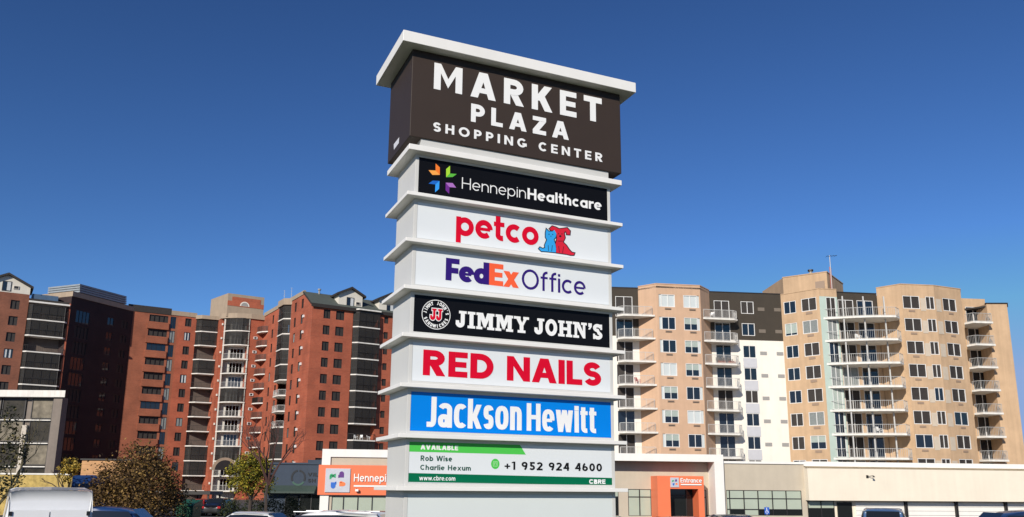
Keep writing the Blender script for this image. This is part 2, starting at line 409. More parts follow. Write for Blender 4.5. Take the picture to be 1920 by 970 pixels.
# ------------------------------------------------------------------ ground
ASPH = mat('asphalt', (.055, .055, .057), .9, noise=.25, nscale=1.3, bump=.3)
GRASS = mat('grass_turf', (.050, .062, .022), .95, noise=.45, nscale=4.0, bump=.6)
CONC = mat('concrete', (.36, .35, .32), .85, noise=.12, nscale=1.5)
PAINT = mat('road_paint', (.72, .72, .70), .7, noise=.15, nscale=6)
GZ = -EYE
mb = MB(); mb.poly([(-1500, -300, GZ), (1500, -300, GZ), (1500, 2600, GZ), (-1500, 2600, GZ)], ASPH)
struct(mb.build('parking_lot'))
mb = MB()
for i in range(-9, 10):
    for y0 in (24, 30.5, 44, 50.5):
        mb.poly([(i * 2.8 - .05, y0, GZ + .006), (i * 2.8 + .05, y0, GZ + .006), (i * 2.8 + .05, y0 + 5.4, GZ + .006), (i * 2.8 - .05, y0 + 5.4, GZ + .006)], PAINT)
struct(mb.build('parking_markings'))
# grassy bank that carries the sign and the viewer
mb = MB(); BZ = -1.62
ys = [(-40, BZ), (16.5, BZ), (20.5, GZ + .14)]
for (ya, za), (yb, zb) in zip(ys, ys[1:]):
    N = 24
    for i in range(N):
        xa, xb = -60 + 120 * i / N, -60 + 120 * (i + 1) / N
        mb.poly([(xa, ya, za), (xb, ya, za), (xb, yb, zb), (xa, yb, zb)], GRASS)
struct(mb.build('grass_bank'))
mb = MB(); mb.box(-60, 60, 20.5, 20.68, GZ - .05, GZ + .15, CONC)
struct(mb.build('kerb'))
mb = MB(); mb.box(-60, 60, -2.2, 1.4, BZ - .05, BZ + .02, CONC)
struct(mb.build('pavement'))
gb = MB()
for i in range(9000):
    x, y = random.uniform(-9, 9), random.uniform(1.6, 19)
    if 9.5 < y < 16.4 and -2.6 < x < 2.6 and random.random() < .5: continue
    z = BZ if y < 16.5 else BZ + (y - 16.5) / 4 * (GZ + .14 - BZ)
    a = random.uniform(0, 6.3); s = random.uniform(.04, .10)
    gb.poly([(x - .012 * math.cos(a), y - .012 * math.sin(a), z), (x + .012 * math.cos(a), y + .012 * math.sin(a), z), (x + random.uniform(-.03, .03), y + random.uniform(-.03, .03), z + s)], GRASS)
struct(gb.build('grass_blades'), 'stuff')

# ------------------------------------------------------------------ the pylon sign
YAW = R(23.594560)
SA = (-1.5656, 11.7839)                       # front left corner of the ledges
SX = (math.cos(YAW), math.sin(YAW))
PF = Plane(SA, SX)                            # u to the right along the front, out = towards viewer
SW, SD = 3.70, 1.2432
LZ = [5.0712, 4.3201, 3.6008, 2.8847, 2.1788, 1.4559, 0.7427, 0.0174]
LT = [.0877] + [.0554] * 7
BI = .150                                      # how far the body sits inside the ledges
PB = PF.off(-BI)                               # plane of the body front
sc = PF.w(SW / 2, 0, -SD / 2)
sign = thing('pylon_sign', 'tall white pylon sign with brown header and stacked tenant panels', 'sign', (sc[0], sc[1], BZ))
mb = MB(); mb.pbox(PF, -.2093, SW + .2093, 6.6327, 6.8123, -SD - .182, .182, WHITE)
mb.build('roof_cap', sign, .006)
mb = MB(); mb.pbox(PF, 0, SW, 5.192, 6.6327, -SD, 0, DARKB)
hdr = mb.build('header_box', sign, .008)
mb = MB(); mb.pbox(PF, .19, 3.46, 5.0712, 5.192, -SD + .02, -.03, GREYP)
mb.build('header_pedestal', sign)
def uzf(P, x, y): return P.uz(x, y)
def span(P, l, r): return P.u(*l), P.u(*r)
# header lettering
def cap_line(parent, P, text, bl, tl, tr, m, o, **kw):
    u0, zb = P.uz(*bl); zc = P.z(*tl); u1 = P.u(*tr)
    return write(parent, P, text, u0, u1, zb, zc, m, o, **kw)
cap_line(hdr, PF, 'MARKET', (813.0, 166.7), (814.6, 117.6), (1127.8, 184.5), LWHITE, .004, w=.232, k=.97, gap=.29)
cap_line(hdr, PF, 'PLAZA', (882.7, 228.0), (883.5, 194.2), (1066.3, 262), LWHITE, .004, w=.235, k=.97, gap=.32)
cap_line(hdr, PF, 'SHOPPING CENTER', (812, 246.2), (813.7, 229), (1129.5, 304), LWHITE, .004, w=.22, k=.98, gap=.40)
PL = Plane(PF.w(0, 0, -SD)[:2], Vector((SX[1], -SX[0])))      # left side, u from back to front
mb = MB()
# side plane: points out to the left
def onleft(x, y):
    d = ray(x, y); nx = Vector(SX); p = Vector(SA); k = p.dot(nx) / (d.x * nx.x + d.y * nx.y); P = d * k
    return P
q = [onleft(738.7, 271), (onleft(739, 281.2)), (onleft(748.2, 268.5)), (onleft(749, 257.5))]
mb.poly([Vector(p) - Vector((SX[0], SX[1], 0)) * .004 for p in q], mat('sticker_paper', (.62, .62, .66), .6, noise=.25, nscale=40))
mb.build('rating_sticker', hdr)
# ledges and tenant sections
for i, (z, t) in enumerate(zip(LZ, LT)):
    mb = MB(); mb.pbox(PF, 0, SW, z - t, z, -SD, 0, WHITE)
    mb.build('ledge', sign, .005)
bot = LZ[1:] + [BZ - .05]
secs = []
for i in range(8):
    zt, zb_ = LZ[i] - LT[i], (LZ[i + 1] if i < 7 else BZ - .05)
    mb = MB(); mb.pbox(PF, BI, SW - BI, zb_, zt, -SD + BI, -BI, GREYP)
    # slim frame round the panel
    FR = .052; fz0 = zb_ + (.05 if i < 7 else .6); fz1 = zt - .045
    secs.append(mb.build('body_section', sign, .004))
    fm = MB()
    fm.pbox(PB, BI, BI + FR, zb_, zt, 0, .012, GREYP); fm.pbox(PB, SW - BI - FR, SW - BI, zb_, zt, 0, .012, GREYP)
    fm.pbox(PB, BI + FR, SW - BI - FR, zb_, fz0, 0, .012, GREYP)
    fm.pbox(PB, BI + FR, SW - BI - FR, fz1, zt, 0, .012, GREYP)
    fm.build('panel_frame', sign, .002)
    pm = [BLACKP, PANEL, PANEL, BLACKP, PANEL, BLUEP, PANEL, mat('base_face_grey_white', (.645, .685, .665), .3, noise=.015, nscale=1.0)][i]
    mb = MB(); mb.pbox(PB, BI + FR + .003, SW - BI - FR - .003, fz0 + .003, fz1 - .003, 0, .008, pm)
    p = mb.build('tenant_panel' if i < 7 else 'base_panel', sign)
    if i == 0: p['label'] = 'black panel with white lettering and a four-colour star'
    if i == 1: p['label'] = 'white panel with red lettering and a cat and dog emblem'
    if i == 2: p['label'] = 'white panel with purple and orange lettering'
    if i == 3: p['label'] = 'black panel with slab lettering and a round emblem'
    if i == 4: p['label'] = 'white panel with bold red capitals'
    if i == 5: p['label'] = 'blue panel with white condensed lettering'
    if i == 6: p['label'] = 'white and green panel with a telephone number'
    secs[-1] = p
O = .0095
def tri(P, parent, pts, m, o, name, off=(0, 0), th=0.0):
    mb = MB(); mb.poly([P.w(*P.uz(*p), o) for p in pts], m); return mb.build(name, parent)
def z1(p): return (690 + p[0] / 3.031, 30 + p[1] / 3.031)
def z2(p): return (690 + p[0] / 3.031, 330 + p[1] / 3.031)
def z3(p): return (690 + p[0] / 2.771, 620 + p[1] / 2.771)
# star emblem
def tone(n, c): return mat(n, c, .4)
st = MB()
for pts, m, f in [
    ([(383, 840), (407, 862), (407, 905), (383, 880)], tone('star_orange', (.86, .19, .015)), z1), ([(343, 878), (383, 880), (407, 905), (365, 905)], tone('star_amber', (.90, .36, .06)), z1),
    ([(465, 853), (465, 896), (443, 918), (443, 872)], tone('star_lime', (.38, .68, .03)), z1), ([(465, 897), (503, 900), (480, 917), (443, 918)], tone('star_green', (.10, .46, .04)), z1),
    ([(343, 45), (367, 28), (405, 30), (382, 50)], tone('star_navy', (.01, .12, .50)), z2), ([(405, 30), (403, 75), (380, 95), (382, 50)], tone('star_sky', (.03, .30, .80)), z2),
    ([(440, 40), (462, 65), (460, 103), (440, 83)], tone('star_purple', (.15, .02, .24)), z2), ([(440, 40), (480, 42), (500, 68), (462, 65)], tone('star_lilac', (.38, .15, .48)), z2)]:
    st.poly([PB.w(*PB.uz(*f(p)), O) for p in pts], m)
st.build('star_emblem', secs[0])
u0, zb = PB.uz(865.5, 354.2); zc = PB.z(866.0, 332.9); um = PB.u(985.5, 366); ub = PB.u(988.6, 373.6); u1 = PB.u(1127.2, 392)
write(secs[0], PB, 'Hennepin', u0, um, zb, zc, LWHITE, O, w=.085, k=1.0, gap=.14)
write(secs[0], PB, 'Healthcare', ub, u1, zb, zc, LWHITE, O, w=.20, k=.98, gap=.10)
# red pet shop lettering and emblem
u0, zb = PB.uz(854.3, 441.2); zc = PB.z(854.3, 405.6); u1 = PB.u(1009.3, 440)
write(secs[1], PB, 'petco', u0, u1, zb, zc, RED, O, w=.205, k=1.02, gap=.06, capn=XH)
BLK = mat('emblem_outline', (.006, .006, .008), .4)
cat = [(1012, 303), (1025, 317), (1047, 317), (1060, 306), (1069, 330), (1065, 350), (1054, 362), (1063, 390), (1067, 415), (1066, 436), (1005, 430), (984, 429), (970, 415), (976, 407), (990, 415), (1005, 411), (1003, 395), (1016, 364), (1008, 350), (1008, 325)]
dog = [(1030, 302), (1045, 287), (1064, 293), (1085, 303), (1110, 300), (1130, 297), (1147, 315), (1145, 335), (1128, 334), (1126, 321), (1119, 315), (1112, 326), (1118, 353), (1106, 378), (1126, 397), (1141, 420), (1156, 436), (1172, 440), (1168, 451), (1150, 451), (1130, 446), (1068, 437), (1069, 415), (1065, 388), (1072, 360), (1070, 330), (1058, 309), (1041, 312)]
def fat(pts, e):
    cx = sum(p[0] for p in pts) / len(pts); cy = sum(p[1] for p in pts) / len(pts); out = []; n = len(pts)
    area = sum(pts[i][0] * pts[(i + 1) % n][1] - pts[(i + 1) % n][0] * pts[i][1] for i in range(n)); sg = 1 if area > 0 else -1
    for i in range(n):
        a, b, c = Vector(pts[i - 1]), Vector(pts[i]), Vector(pts[(i + 1) % n])
        d1, d2 = (b - a).normalized(), (c - b).normalized(); n1, n2 = Vector((d1.y, -d1.x)) * sg, Vector((d2.y, -d2.x)) * sg
        m = (n1 + n2); m = m.normalized() if m.length > .01 else n1
        q = b + m * e / max(m.dot(n1), .5); out.append((q.x, q.y))
    return out
em = MB()
CATB, DOGR = mat('emblem_blue', (.03, .33, .72), .4), mat('emblem_red', (.62, .012, .03), .4)
for pts, m, o in ((fat(cat, 5), BLK, O), (fat(dog, 5), BLK, O + .0002), (cat, CATB, O + .0004), (dog, DOGR, O + .0006)):
    em.poly([PB.w(*PB.uz(*z2(p)), o) for p in pts], m)
for cx, cy, r in ((1027, 333, 3.4), (1048, 334, 3.4), (1081, 330, 3.4), (1101, 331, 3.4), (1091, 344, 7), (1038, 344, 3)):
    em.poly([PB.w(*PB.uz(*z2((cx + r * math.cos(a * .785), cy + r * .9 * math.sin(a * .785)))), O + .0009) for a in range(8)], BLK)
for a, b in (((1022, 395), (1024, 428)), ((1046, 395), (1042, 430)), ((1082, 400), (1086, 437)), ((1110, 402), (1104, 440)), ((1078, 372), (1106, 372))):
    dx, dy = (b[1] - a[1]), -(b[0] - a[0]); l = math.hypot(dx, dy); dx, dy = dx / l * 1.6, dy / l * 1.6
    em.poly([PB.w(*PB.uz(*z2(p)), O + .0009) for p in ((a[0] - dx, a[1] - dy), (a[0] + dx, a[1] + dy), (b[0] + dx, b[1] + dy), (b[0] - dx, b[1] - dy))], BLK)
em.build('pet_emblem', secs[1])
# purple and orange lettering
u0, zb = PB.uz(834.8, 525.6); zc = PB.z(835.4, 483.6); ue = PB.u(916.4, 530); uo = PB.u(972.3, 541); uO = PB.u(977.7, 530); u1 = PB.u(1097, 541)
write(secs[2], PB, 'Fed', u0, ue, zb, zc, PURPLE, O, w=.25, k=.92, gap=-.02)
write(secs[2], PB, 'Ex', ue, uo, zb, zc, ORANGEL, O, w=.25, k=.95, gap=.0)
zc2 = zb + (zc - zb) * .92
write(secs[2], PB, 'Office', uO, u1, zb, zc2, PURPLE, O, w=.128, k=.95, gap=.09)
# slab lettering and round emblem
u0, zb = PB.uz(855.0, 613.8); zc = PB.z(856.0, 582.6); u1 = PB.u(1129.0, 625)
write(secs[3], PB, "JIMMY JOHN'S", u0, u1, zb, zc, LWHITE, O, gap=.07, font=slab)
cu, cz = PB.uz(817.4, 590.3); rr = (PB.u(844.2, 594) - PB.u(790.4, 587)) / 2
rm = MB()
def ringp(r0, r1, m, o, n=48):
    for i in range(n):
        a, b = 2 * math.pi * i / n, 2 * math.pi * (i + 1) / n
        rm.poly([PB.w(cu + r * math.cos(t), cz + r * math.sin(t), o) for r, t in ((r0, a), (r1, a), (r1, b), (r0, b))], m)
ringp(rr * .955, rr, LWHITE, O)
def circ_text(text, r, hh, a0, a1, flip):
    n = len(text)
    for i, c in enumerate(text):
        if c == ' ': continue
        t = R(a0 + (a1 - a0) * i / (n - 1)); lay, W = layout(c, font=None, w=.26, k=.9)
        for x, stl in lay:
            for kk in stl:
                def f(p):
                    px, py = (p[0] - W / 2) * hh * .82, (p[1] - .5) * hh
                    ang = t - math.pi / 2 if not flip else t + math.pi / 2
                    ca, sa = math.cos(ang), math.sin(ang)
                    return PB.w(cu + r * math.cos(t) + px * ca - py * sa, cz + r * math.sin(t) + px * sa + py * ca, O)
                if kk[0] == 'poly': rm.poly([f(p) for p in kk[1]], LWHITE)
                else:
                    L, Q, cl = kk[1], kk[2], kk[3]; N = len(L)
                    for a in range(N if cl else N - 1):
                        b = (a + 1) % N; rm.poly([f(L[a]), f(L[b]), f(Q[b]), f(Q[a])], LWHITE)
circ_text("JIMMY JOHN'S", rr * .78, rr * .24, 172, 8, False)
circ_text('SANDWICHES', rr * .78, rr * .24, 202, 338, True)
rm.build('round_emblem', secs[3])
jm = MB()
for dx in (-.5, .03):
    for grow, m, o in ((.07, LWHITE, O), (0, RED, O + .0015)):
        for kk in slab('J')[0]:
            s = rr * .78
            f = lambda p: (cu + (p[0] * .80 + dx) * s, cz + (p[1] - .5) * s)
            if kk[0] == 'poly':
                q = fat([(p[0], p[1]) for p in kk[1]], grow) if grow else kk[1]
                jm.poly([PB.w(*f(p), o) for p in q], m)
            else:
                L, Q = kk[1], kk[2]
                if grow:
                    L = [a + (a - b).normalized() * grow for a, b in zip(kk[1], kk[2])]; Q = [b + (b - a).normalized() * grow for a, b in zip(kk[1], kk[2])]
                for a in range(len(L) - 1):
                    jm.poly([PB.w(*f(p), o + .0002) for p in (L[a], L[a + 1], Q[a + 1], Q[a])], m)
jm.build('monogram', secs[3])
# red capitals
u0, zb = PB.uz(792.1, 703.7); zc = PB.z(793.6, 655.6); u1 = PB.u(924.6, 700); u2 = PB.u(949.8, 705); u3 = PB.u(1126.7, 715)
write(secs[4], PB, 'RED', u0, u1, zb, zc, RED, O, w=.25, k=1.04, gap=.10)
write(secs[4], PB, 'NAILS', u2, u3, zb, zc, RED, O, w=.25, k=1.04, gap=.07)
# condensed white lettering
u0, zb = PB.uz(799.3, 800.6); zc = PB.z(814, 744.5); u1 = PB.u(977.6, 800); u2 = PB.u(987, 800); u3 = PB.u(1117.8, 805)
XH = .81
write(secs[5], PB, 'Jackson', u0, u1, zb, zc, LWHITE, O, w=.168, k=.64, gap=.06, sq=2.7)
write(secs[5], PB, 'Hewitt', u2, u3, zb, zc - .02, LWHITE, O, w=.168, k=.64, gap=.06, sq=2.7)
XH = .72
# letting panel
tri(PB, secs[6], [z3(p) for p in ((208, 578), (787, 592), (819, 645), (206, 629))], GREENL, O - .0006, 'green_flag')
tri(PB, secs[6], [z3(p) for p in ((203, 740), (1270, 766), (1270, 804), (202, 787))], GREEND, O - .0006, 'green_bar')
def small(text, bl, tl, tr, m, **kw):
    u0, zb = PB.uz(*z3(bl)); zc = PB.z(*z3(tl)); u1 = PB.u(*z3(tr)); return write(secs[6], PB, text, u0, u1, zb, zc, m, O, **kw)
small('AVAILABLE', (272, 618), (273, 592), (467, 622), LWHITE, w=.24, k=.9, gap=.1)
small('Rob Wise', (272, 677), (273, 649), (435, 678), GREENT, w=.2, gap=.13)
small('Charlie Hexum', (270, 724), (271, 697), (533, 726), GREENT, w=.2, gap=.13)
small('www.cbre.com', (265, 778), (266, 754), (452, 780), LWHITE, w=.17, k=.95, gap=.10)
small('CBRE', (1148, 796), (1149, 773), (1232, 798), LWHITE, w=.26, k=1.25, gap=.12, sq=3)
small('+1 952 924 4600', (708, 723), (709, 680), (1214, 738), BLACK, w=.215, k=1.0, gap=.17)
im = MB(); iu, iz = PB.uz(*z3((660, 693))); ir = .067
im.poly([PB.w(iu + ir * math.cos(a * .2618), iz + ir * 1.12 * math.sin(a * .2618), O) for a in range(24)], GREENL)
LG = mat('icon_pale_green', (.45, .75, .42), .4)
for a, b, c, d in ((-.035, .035, .03, .036), (-.035, .035, -.036, -.03), (-.035, -.029, -.03, .03), (.029, .035, -.03, .03), (-.018, -.012, -.02, .018), (.012, .018, -.02, .018), (-.012, .012, .012, .018)):
    im.poly([PB.w(iu + a, iz + c, O + .0003), PB.w(iu + b, iz + c, O + .0003), PB.w(iu + b, iz + d, O + .0003), PB.w(iu + a, iz + d, O + .0003)], LG)
im.build('telephone_icon', secs[6])
mb = MB(); mb.pbox(PF, .05, SW - .05, BZ - .1, BZ + .06, -SD + .05, -.05, CONC); mb.build('footing', sign)
# ------------------------------------------------------------------ building kit
BRICK = brick_mat('red_brick', (.345, .071, .030), (.41, .094, .040), (.30, .13, .085))
TAN = mat('tan_stucco', (.36, .28, .20), .85, noise=.08, nscale=.8, streak=.12)
PEACH = mat('peach_stucco', (.56, .365, .235), .85, noise=.06, nscale=.7, streak=.10)
BROWN = mat('brown_stucco', (.046, .036, .025), .85, noise=.07, nscale=.8, streak=.10)
CREAMW = mat('white_stucco', (.80, .75, .65), .85, noise=.03, nscale=.8, streak=.07)
GREYSP = mat('grey_spandrel', (.50, .50, .52), .7, noise=.04, nscale=2)
SLABW = mat('white_slab_edge', (.74, .71, .64), .75, noise=.08, nscale=1.6, streak=.18)
RAILW = mat('white_rail', (.52, .51, .48), .45)
RAILG = mat('grey_rail', (.42, .42, .40), .5)
BROWNB = brick_mat('brown_brick', (.19, .062, .031), (.24, .080, .040), (.20, .10, .07))
RUSSET = brick_mat('russet_brick', (.275, .075, .032), (.33, .095, .042), (.26, .12, .08))
DARKM = mat('dark_bronze_metal', (.018, .015, .013), .5)
FRAMEW = mat('white_window_frame', (.72, .71, .68), .5)
FRAMED = mat('dark_window_frame', (.022, .020, .020), .5)
GLASS = mat('window_glass', (.010, .016, .024), .06, spec=.7)
BLIND = mat('drawn_blind', (.36, .41, .36), .25, noise=.10, nscale=9)
BLIND2 = mat('grey_curtain', (.22, .235, .22), .25, noise=.15, nscale=7)
CURTAIN = mat('white_curtain', (.55, .56, .54), .3, noise=.2, nscale=8)
ROOFG = mat('green_grey_roof', (.075, .088, .075), .8, noise=.12, nscale=2, streak=.1)
ROOFD = mat('dark_fascia', (.030, .024, .020), .7, noise=.2, nscale=2)
SCREEN = mat('insect_screen', (.020, .018, .016), .75, alpha=.72)
GRILLE = mat('grille_grey', (.30, .29, .27), .6, noise=.3, nscale=30)
GRILLEP = mat('grille_peach', (.30, .21, .145), .6)
WIN = {}
def window_mesh(w, h, frame, kind, inset):
    """window seen from outside; local x along the wall, z up, -y out"""
    key = (round(w, 2), round(h, 2), frame.name, kind)
    if key in WIN: return WIN[key]
    f = MB(); t = .07; d0, d1 = inset - .05, inset + .04
    f.box(0, w, d0, d1, 0, t, frame); f.box(0, w, d0, d1, h - t, h, frame)
    f.box(0, t, d0, d1, t, h - t, frame); f.box(w - t, w, d0, d1, t, h - t, frame)
    if w > 1.0: f.box(w / 2 - .035, w / 2 + .035, d0, d1, t, h - t, frame)
    if w > 2.4:
        for q in (.25, .75): f.box(w * q - .03, w * q + .03, d0, d1, t, h - t, frame)
    g = MB(); y = inset + .02
    def pane(x0, x1, z0, z1, m): g.poly([(x0, y, z0), (x1, y, z0), (x1, y, z1), (x0, y, z1)], m)
    n = 2 if w > 1.0 else 1
    for i in range(n):
        x0, x1 = t + (w - 2 * t) * i / n, t + (w - 2 * t) * (i + 1) / n
        k = kind if isinstance(kind, str) else kind[i % len(kind)]
        if k == 'g': pane(x0, x1, t, h - t, GLASS)
        elif k == 'b': pane(x0, x1, t, h - t, BLIND)
        elif k == 'c': pane(x0, x1, t, h - t, BLIND2)
        elif k == 'h': pane(x0, x1, t, h * .5, GLASS); pane(x0, x1, h * .5, h - t, BLIND)
        elif k == 'l': pane(x0, x1, t, h * .2, GLASS); pane(x0, x1, h * .2, h - t, BLIND)
        elif k == 'w': xm = x0 + (x1 - x0) * .6; pane(x0, xm, t, h - t, CURTAIN); pane(xm, x1, t, h - t, GLASS)
        elif k == 'v': xm = x0 + (x1 - x0) * .45; pane(x0, xm, t, h - t, GLASS); pane(xm, x1, t, h - t, CURTAIN)
    WIN[key] = (f.mesh('window'), g.mesh('pane'))
    return WIN[key]
def add_window(b, P, u, z, w, h, frame, kind, inset=.10, name='window'):
    fm, gm = window_mesh(w, h, frame, kind, inset)
    o = place(fm, name, P.w(u, z), P.ang, b)
    g = bpy.data.objects.new('pane', gm); col.objects.link(g); g.parent = o
    return o
def wall(mb, P, u0, u1, z0, z1, m, ops=(), depth=.2, reveal=None):
    """wall face with real openings; ops are (u0, u1, z0, z1)"""
    ops = [(max(a, u0), min(b, u1), max(c, z0), min(d, z1)) for a, b, c, d in ops if b > u0 and a < u1 and d > z0 and c < z1]
    us = sorted({round(x, 4) for x in [u0, u1] + [q for o in ops for q in o[:2]]})
    zs = sorted({round(x, 4) for x in [z0, z1] + [q for o in ops for q in o[2:]]})
    for a, b in zip(us, us[1:]):
        run = None
        for c, d in zip(zs, zs[1:]):
            mu, mz = (a + b) / 2, (c + d) / 2
            hole = any(o[0] < mu < o[1] and o[2] < mz < o[3] for o in ops)
            if not hole:
                if run is None: run = [c, d]
                else: run[1] = d
            if hole or d == zs[-1]:
                if run: mb.poly([P.w(a, run[0]), P.w(b, run[0]), P.w(b, run[1]), P.w(a, run[1])], m)
                run = None
    rm = reveal or m
    for a, b, c, d in ops:
        mb.poly([P.w(a, c), P.w(b, c), P.w(b, c, -depth), P.w(a, c, -depth)], rm)
        mb.poly([P.w(a, d), P.w(b, d), P.w(b, d, -depth), P.w(a, d, -depth)], rm)
        mb.poly([P.w(a, c), P.w(a, d), P.w(a, d, -depth), P.w(a, c, -depth)], rm)
        mb.poly([P.w(b, c), P.w(b, d), P.w(b, d, -depth), P.w(b, c, -depth)], rm)
def back_of(mb, P, ops, depth, m):
    for a, b, c, d in ops: mb.poly([P.w(a, c, -depth), P.w(b, c, -depth), P.w(b, d, -depth), P.w(a, d, -depth)], m)
def rail(mb, P, u0, u1, z, h, o, m, gap=.14, th=.022):
    """a railing along a plane"""
    mb.pbox(P, u0, u1, z + h - .05, z + h, o - .03, o + .03, m); mb.pbox(P, u0, u1, z + .06, z + .10, o - .02, o + .02, m)
    n = max(1, int((u1 - u0) / gap))
    for i in range(n + 1):
        u = u0 + (u1 - u0) * i / n; t = th * (2 if i % 8 == 0 or i == n else 1)
        mb.pbox(P, u - t / 2, u + t / 2, z + .1, z + h - .05, o - t / 2, o + t / 2, m)
def rail_path(mb, pts, z, h, m, gap=.14, th=.022):
    for a, b in zip(pts, pts[1:]):
        v = Vector((b[0] - a[0], b[1] - a[1])); rail(mb, Plane(a, v), 0, v.length, z, h, 0, m, gap, th)
def seg(a, b): return Plane(a, (b[0] - a[0], b[1] - a[1])), math.hypot(b[0] - a[0], b[1] - a[1])
KN = ['g', 'gw', 'vg', 'c', 'wv', 'wg', 'v', 'cg', 'gc', 'w', 'gv', 'gv']
def kinds(i): return KN[(i * 7 + 3) % len(KN)]

# ------------------------------------------------------------------ right red brick block: gabled corner with dormers
C0 = Vector((-34.69, 142.07)); E1 = Vector((.845, .535)).normalized(); E2 = Vector((-E1.y, E1.x))
def rp(u, v): q = C0 + E1 * u + E2 * v; return (q.x, q.y)
def rw(u, v, z): q = C0 + E1 * u + E2 * v; return (q.x, q.y, z)
PR = Plane(C0, E1)                       # right face, u = distance from the corner
PLf = Plane(rp(0, 40), -E2)              # left face, u = 40 - distance from the corner
c = rp(10, 14)
bR = thing('brick_apartment_block', 'red brick apartment block with grey green gabled roof and two white dormers', 'apartment building', (c[0], c[1], GZ))
mb = MB(); ops = []; wins = []
FZ = [30.45 - 2.85 * k for k in range(11)]         # window heads on the right face
for k, z in enumerate(FZ):
    for a, b_, nm in ((2.1, 3.35, 1), (4.38, 5.92, 1), (13.55, 14.4, 0), (17.5, 18.9, 1), (20, 21.3, 1)):
        h = 1.62 if nm else 1.25
        ops.append((a, b_, z - h, z)); wins.append((PR, a, z - h, b_ - a, h, kinds(k * 3 + int(a))))
bay = [(7.55, 12.55, GZ + 3, 31.35)]
wall(mb, PR, 0, 24, GZ, 31.05, BRICK, ops + bay, .22)
back_of(mb, PR, [(a, b_, c_, d) for a, b_, c_, d in ops], .2, ROOFD)
# bay recess lining
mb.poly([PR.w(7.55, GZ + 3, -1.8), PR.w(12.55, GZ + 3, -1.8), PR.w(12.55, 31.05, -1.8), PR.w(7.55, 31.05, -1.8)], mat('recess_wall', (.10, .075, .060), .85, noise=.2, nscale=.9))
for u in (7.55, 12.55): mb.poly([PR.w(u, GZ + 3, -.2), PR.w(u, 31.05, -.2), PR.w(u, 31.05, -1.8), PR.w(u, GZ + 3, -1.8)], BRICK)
lops = []; LZW = [33.0 - 2.85 * k for k in range(11)]
for k, z in enumerate(LZW):
    for v, w in ((4.85, 1.25), (8.75, 1.15), (18.2, 1.2), (22.5, 1.1)):
        if v > 9 or k > 0 or True:
            lops.append((40 - v - w, 40 - v, z - 1.7, z)); wins.append((PLf, 40 - v - w, z - 1.7, w, 1.7, kinds(k * 5 + int(v))))
lops = [o for o in lops]
def top_l(v): return 31.05 + (34.0 - 31.05) * min(1, max(0, v) / 4.7)
lbay = [(40 - 17.6, 40 - 11.8, GZ + 3, 33.2)]
wall(mb, PLf, 40 - 29.2, 40, GZ, 31.05, BRICK, lops + lbay, .22)
hi = [o for o in lops if o[3] > 31.05]
wall(mb, PLf, 40 - 29.2, 40 - 4.7, 31.05, 34.0, BRICK, hi + lbay, .22)
mb.poly([PLf.w(40, 31.05), PLf.w(40 - 4.7, 31.05), PLf.w(40 - 4.7, 34.0)], BRICK)
back_of(mb, PLf, lops, .2, ROOFD)
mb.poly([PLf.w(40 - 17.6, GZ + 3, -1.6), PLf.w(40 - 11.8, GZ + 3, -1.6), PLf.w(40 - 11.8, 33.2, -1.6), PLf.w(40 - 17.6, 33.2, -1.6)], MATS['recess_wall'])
# plain rear and far end
for pts in ([rp(24, 0), rp(24, 29)], [rp(24, 29), rp(0, 29)]):
    mb.poly([(*pts[0], GZ), (*pts[1], GZ), (*pts[1], 31.05), (*pts[0], 31.05)], BRICK)
mb.build('wall', bR)
for P, u, z, w, h, k in wins: add_window(bR, P, u, z, w, h, FRAMED, k, .14)
mb = MB()
mb.hexa([rw(-.25, -.35, 31.0), rw(24, -.35, 31.0), rw(24, 4.7, 34.0), rw(-.25, 4.7, 34.0)], [rw(-.25, -.35, 31.2), rw(24, -.35, 31.2), rw(24, 4.7, 34.25), rw(-.25, 4.7, 34.25)], ROOFG)
mb.hexa([rw(.1, 4.7, 33.8), rw(24, 4.7, 33.8), rw(24, 29, 33.8), rw(.1, 29, 33.8)], [rw(.1, 4.7, 34.0), rw(24, 4.7, 34.0), rw(24, 29, 34.0), rw(.1, 29, 34.0)], ROOFD)
rf = mb.build('roof', bR)
mb = MB(); mb.hexa([rw(-.3, -.40, 30.62), rw(24, -.40, 30.62), rw(24, -.36, 30.62), rw(-.3, -.36, 30.62)], [rw(-.3, -.45, 31.22), rw(24, -.45, 31.22), rw(24, -.36, 31.22), rw(-.3, -.36, 31.22)], ROOFD)
mb.hexa([rw(-.3, -.36, 30.85), rw(-.26, -.36, 30.85), rw(-.26, 4.7, 33.9), rw(-.3, 4.7, 33.9)], [rw(-.3, -.36, 31.22), rw(-.26, -.36, 31.22), rw(-.26, 4.7, 34.27), rw(-.3, 4.7, 34.27)], ROOFD)
mb.build('eaves_board', rf)
mb = MB(); mb.hexa([rw(-.12, 4.8, 33.75), rw(.3, 4.8, 33.75), rw(.3, 29.2, 33.75), rw(-.12, 29.2, 33.75)], [rw(-.12, 4.8, 34.5), rw(.3, 4.8, 34.5), rw(.3, 29.2, 34.5), rw(-.12, 29.2, 34.5)], TAN)
mb.build('parapet', bR)
mb = MB(); mb.tube(rw(2.6, 4.4, 34.0), rw(2.6, 4.4, 34.75), .16, .16, GRILLE, 8); mb.tube(rw(2.6, 4.4, 34.75), rw(2.6, 4.4, 35.0), .3, .3, GRILLE, 8); mb.build('roof_vent', rf)
DORMW = mat('dormer_render', (.66, .62, .53), .8, noise=.04, nscale=1, streak=.08)
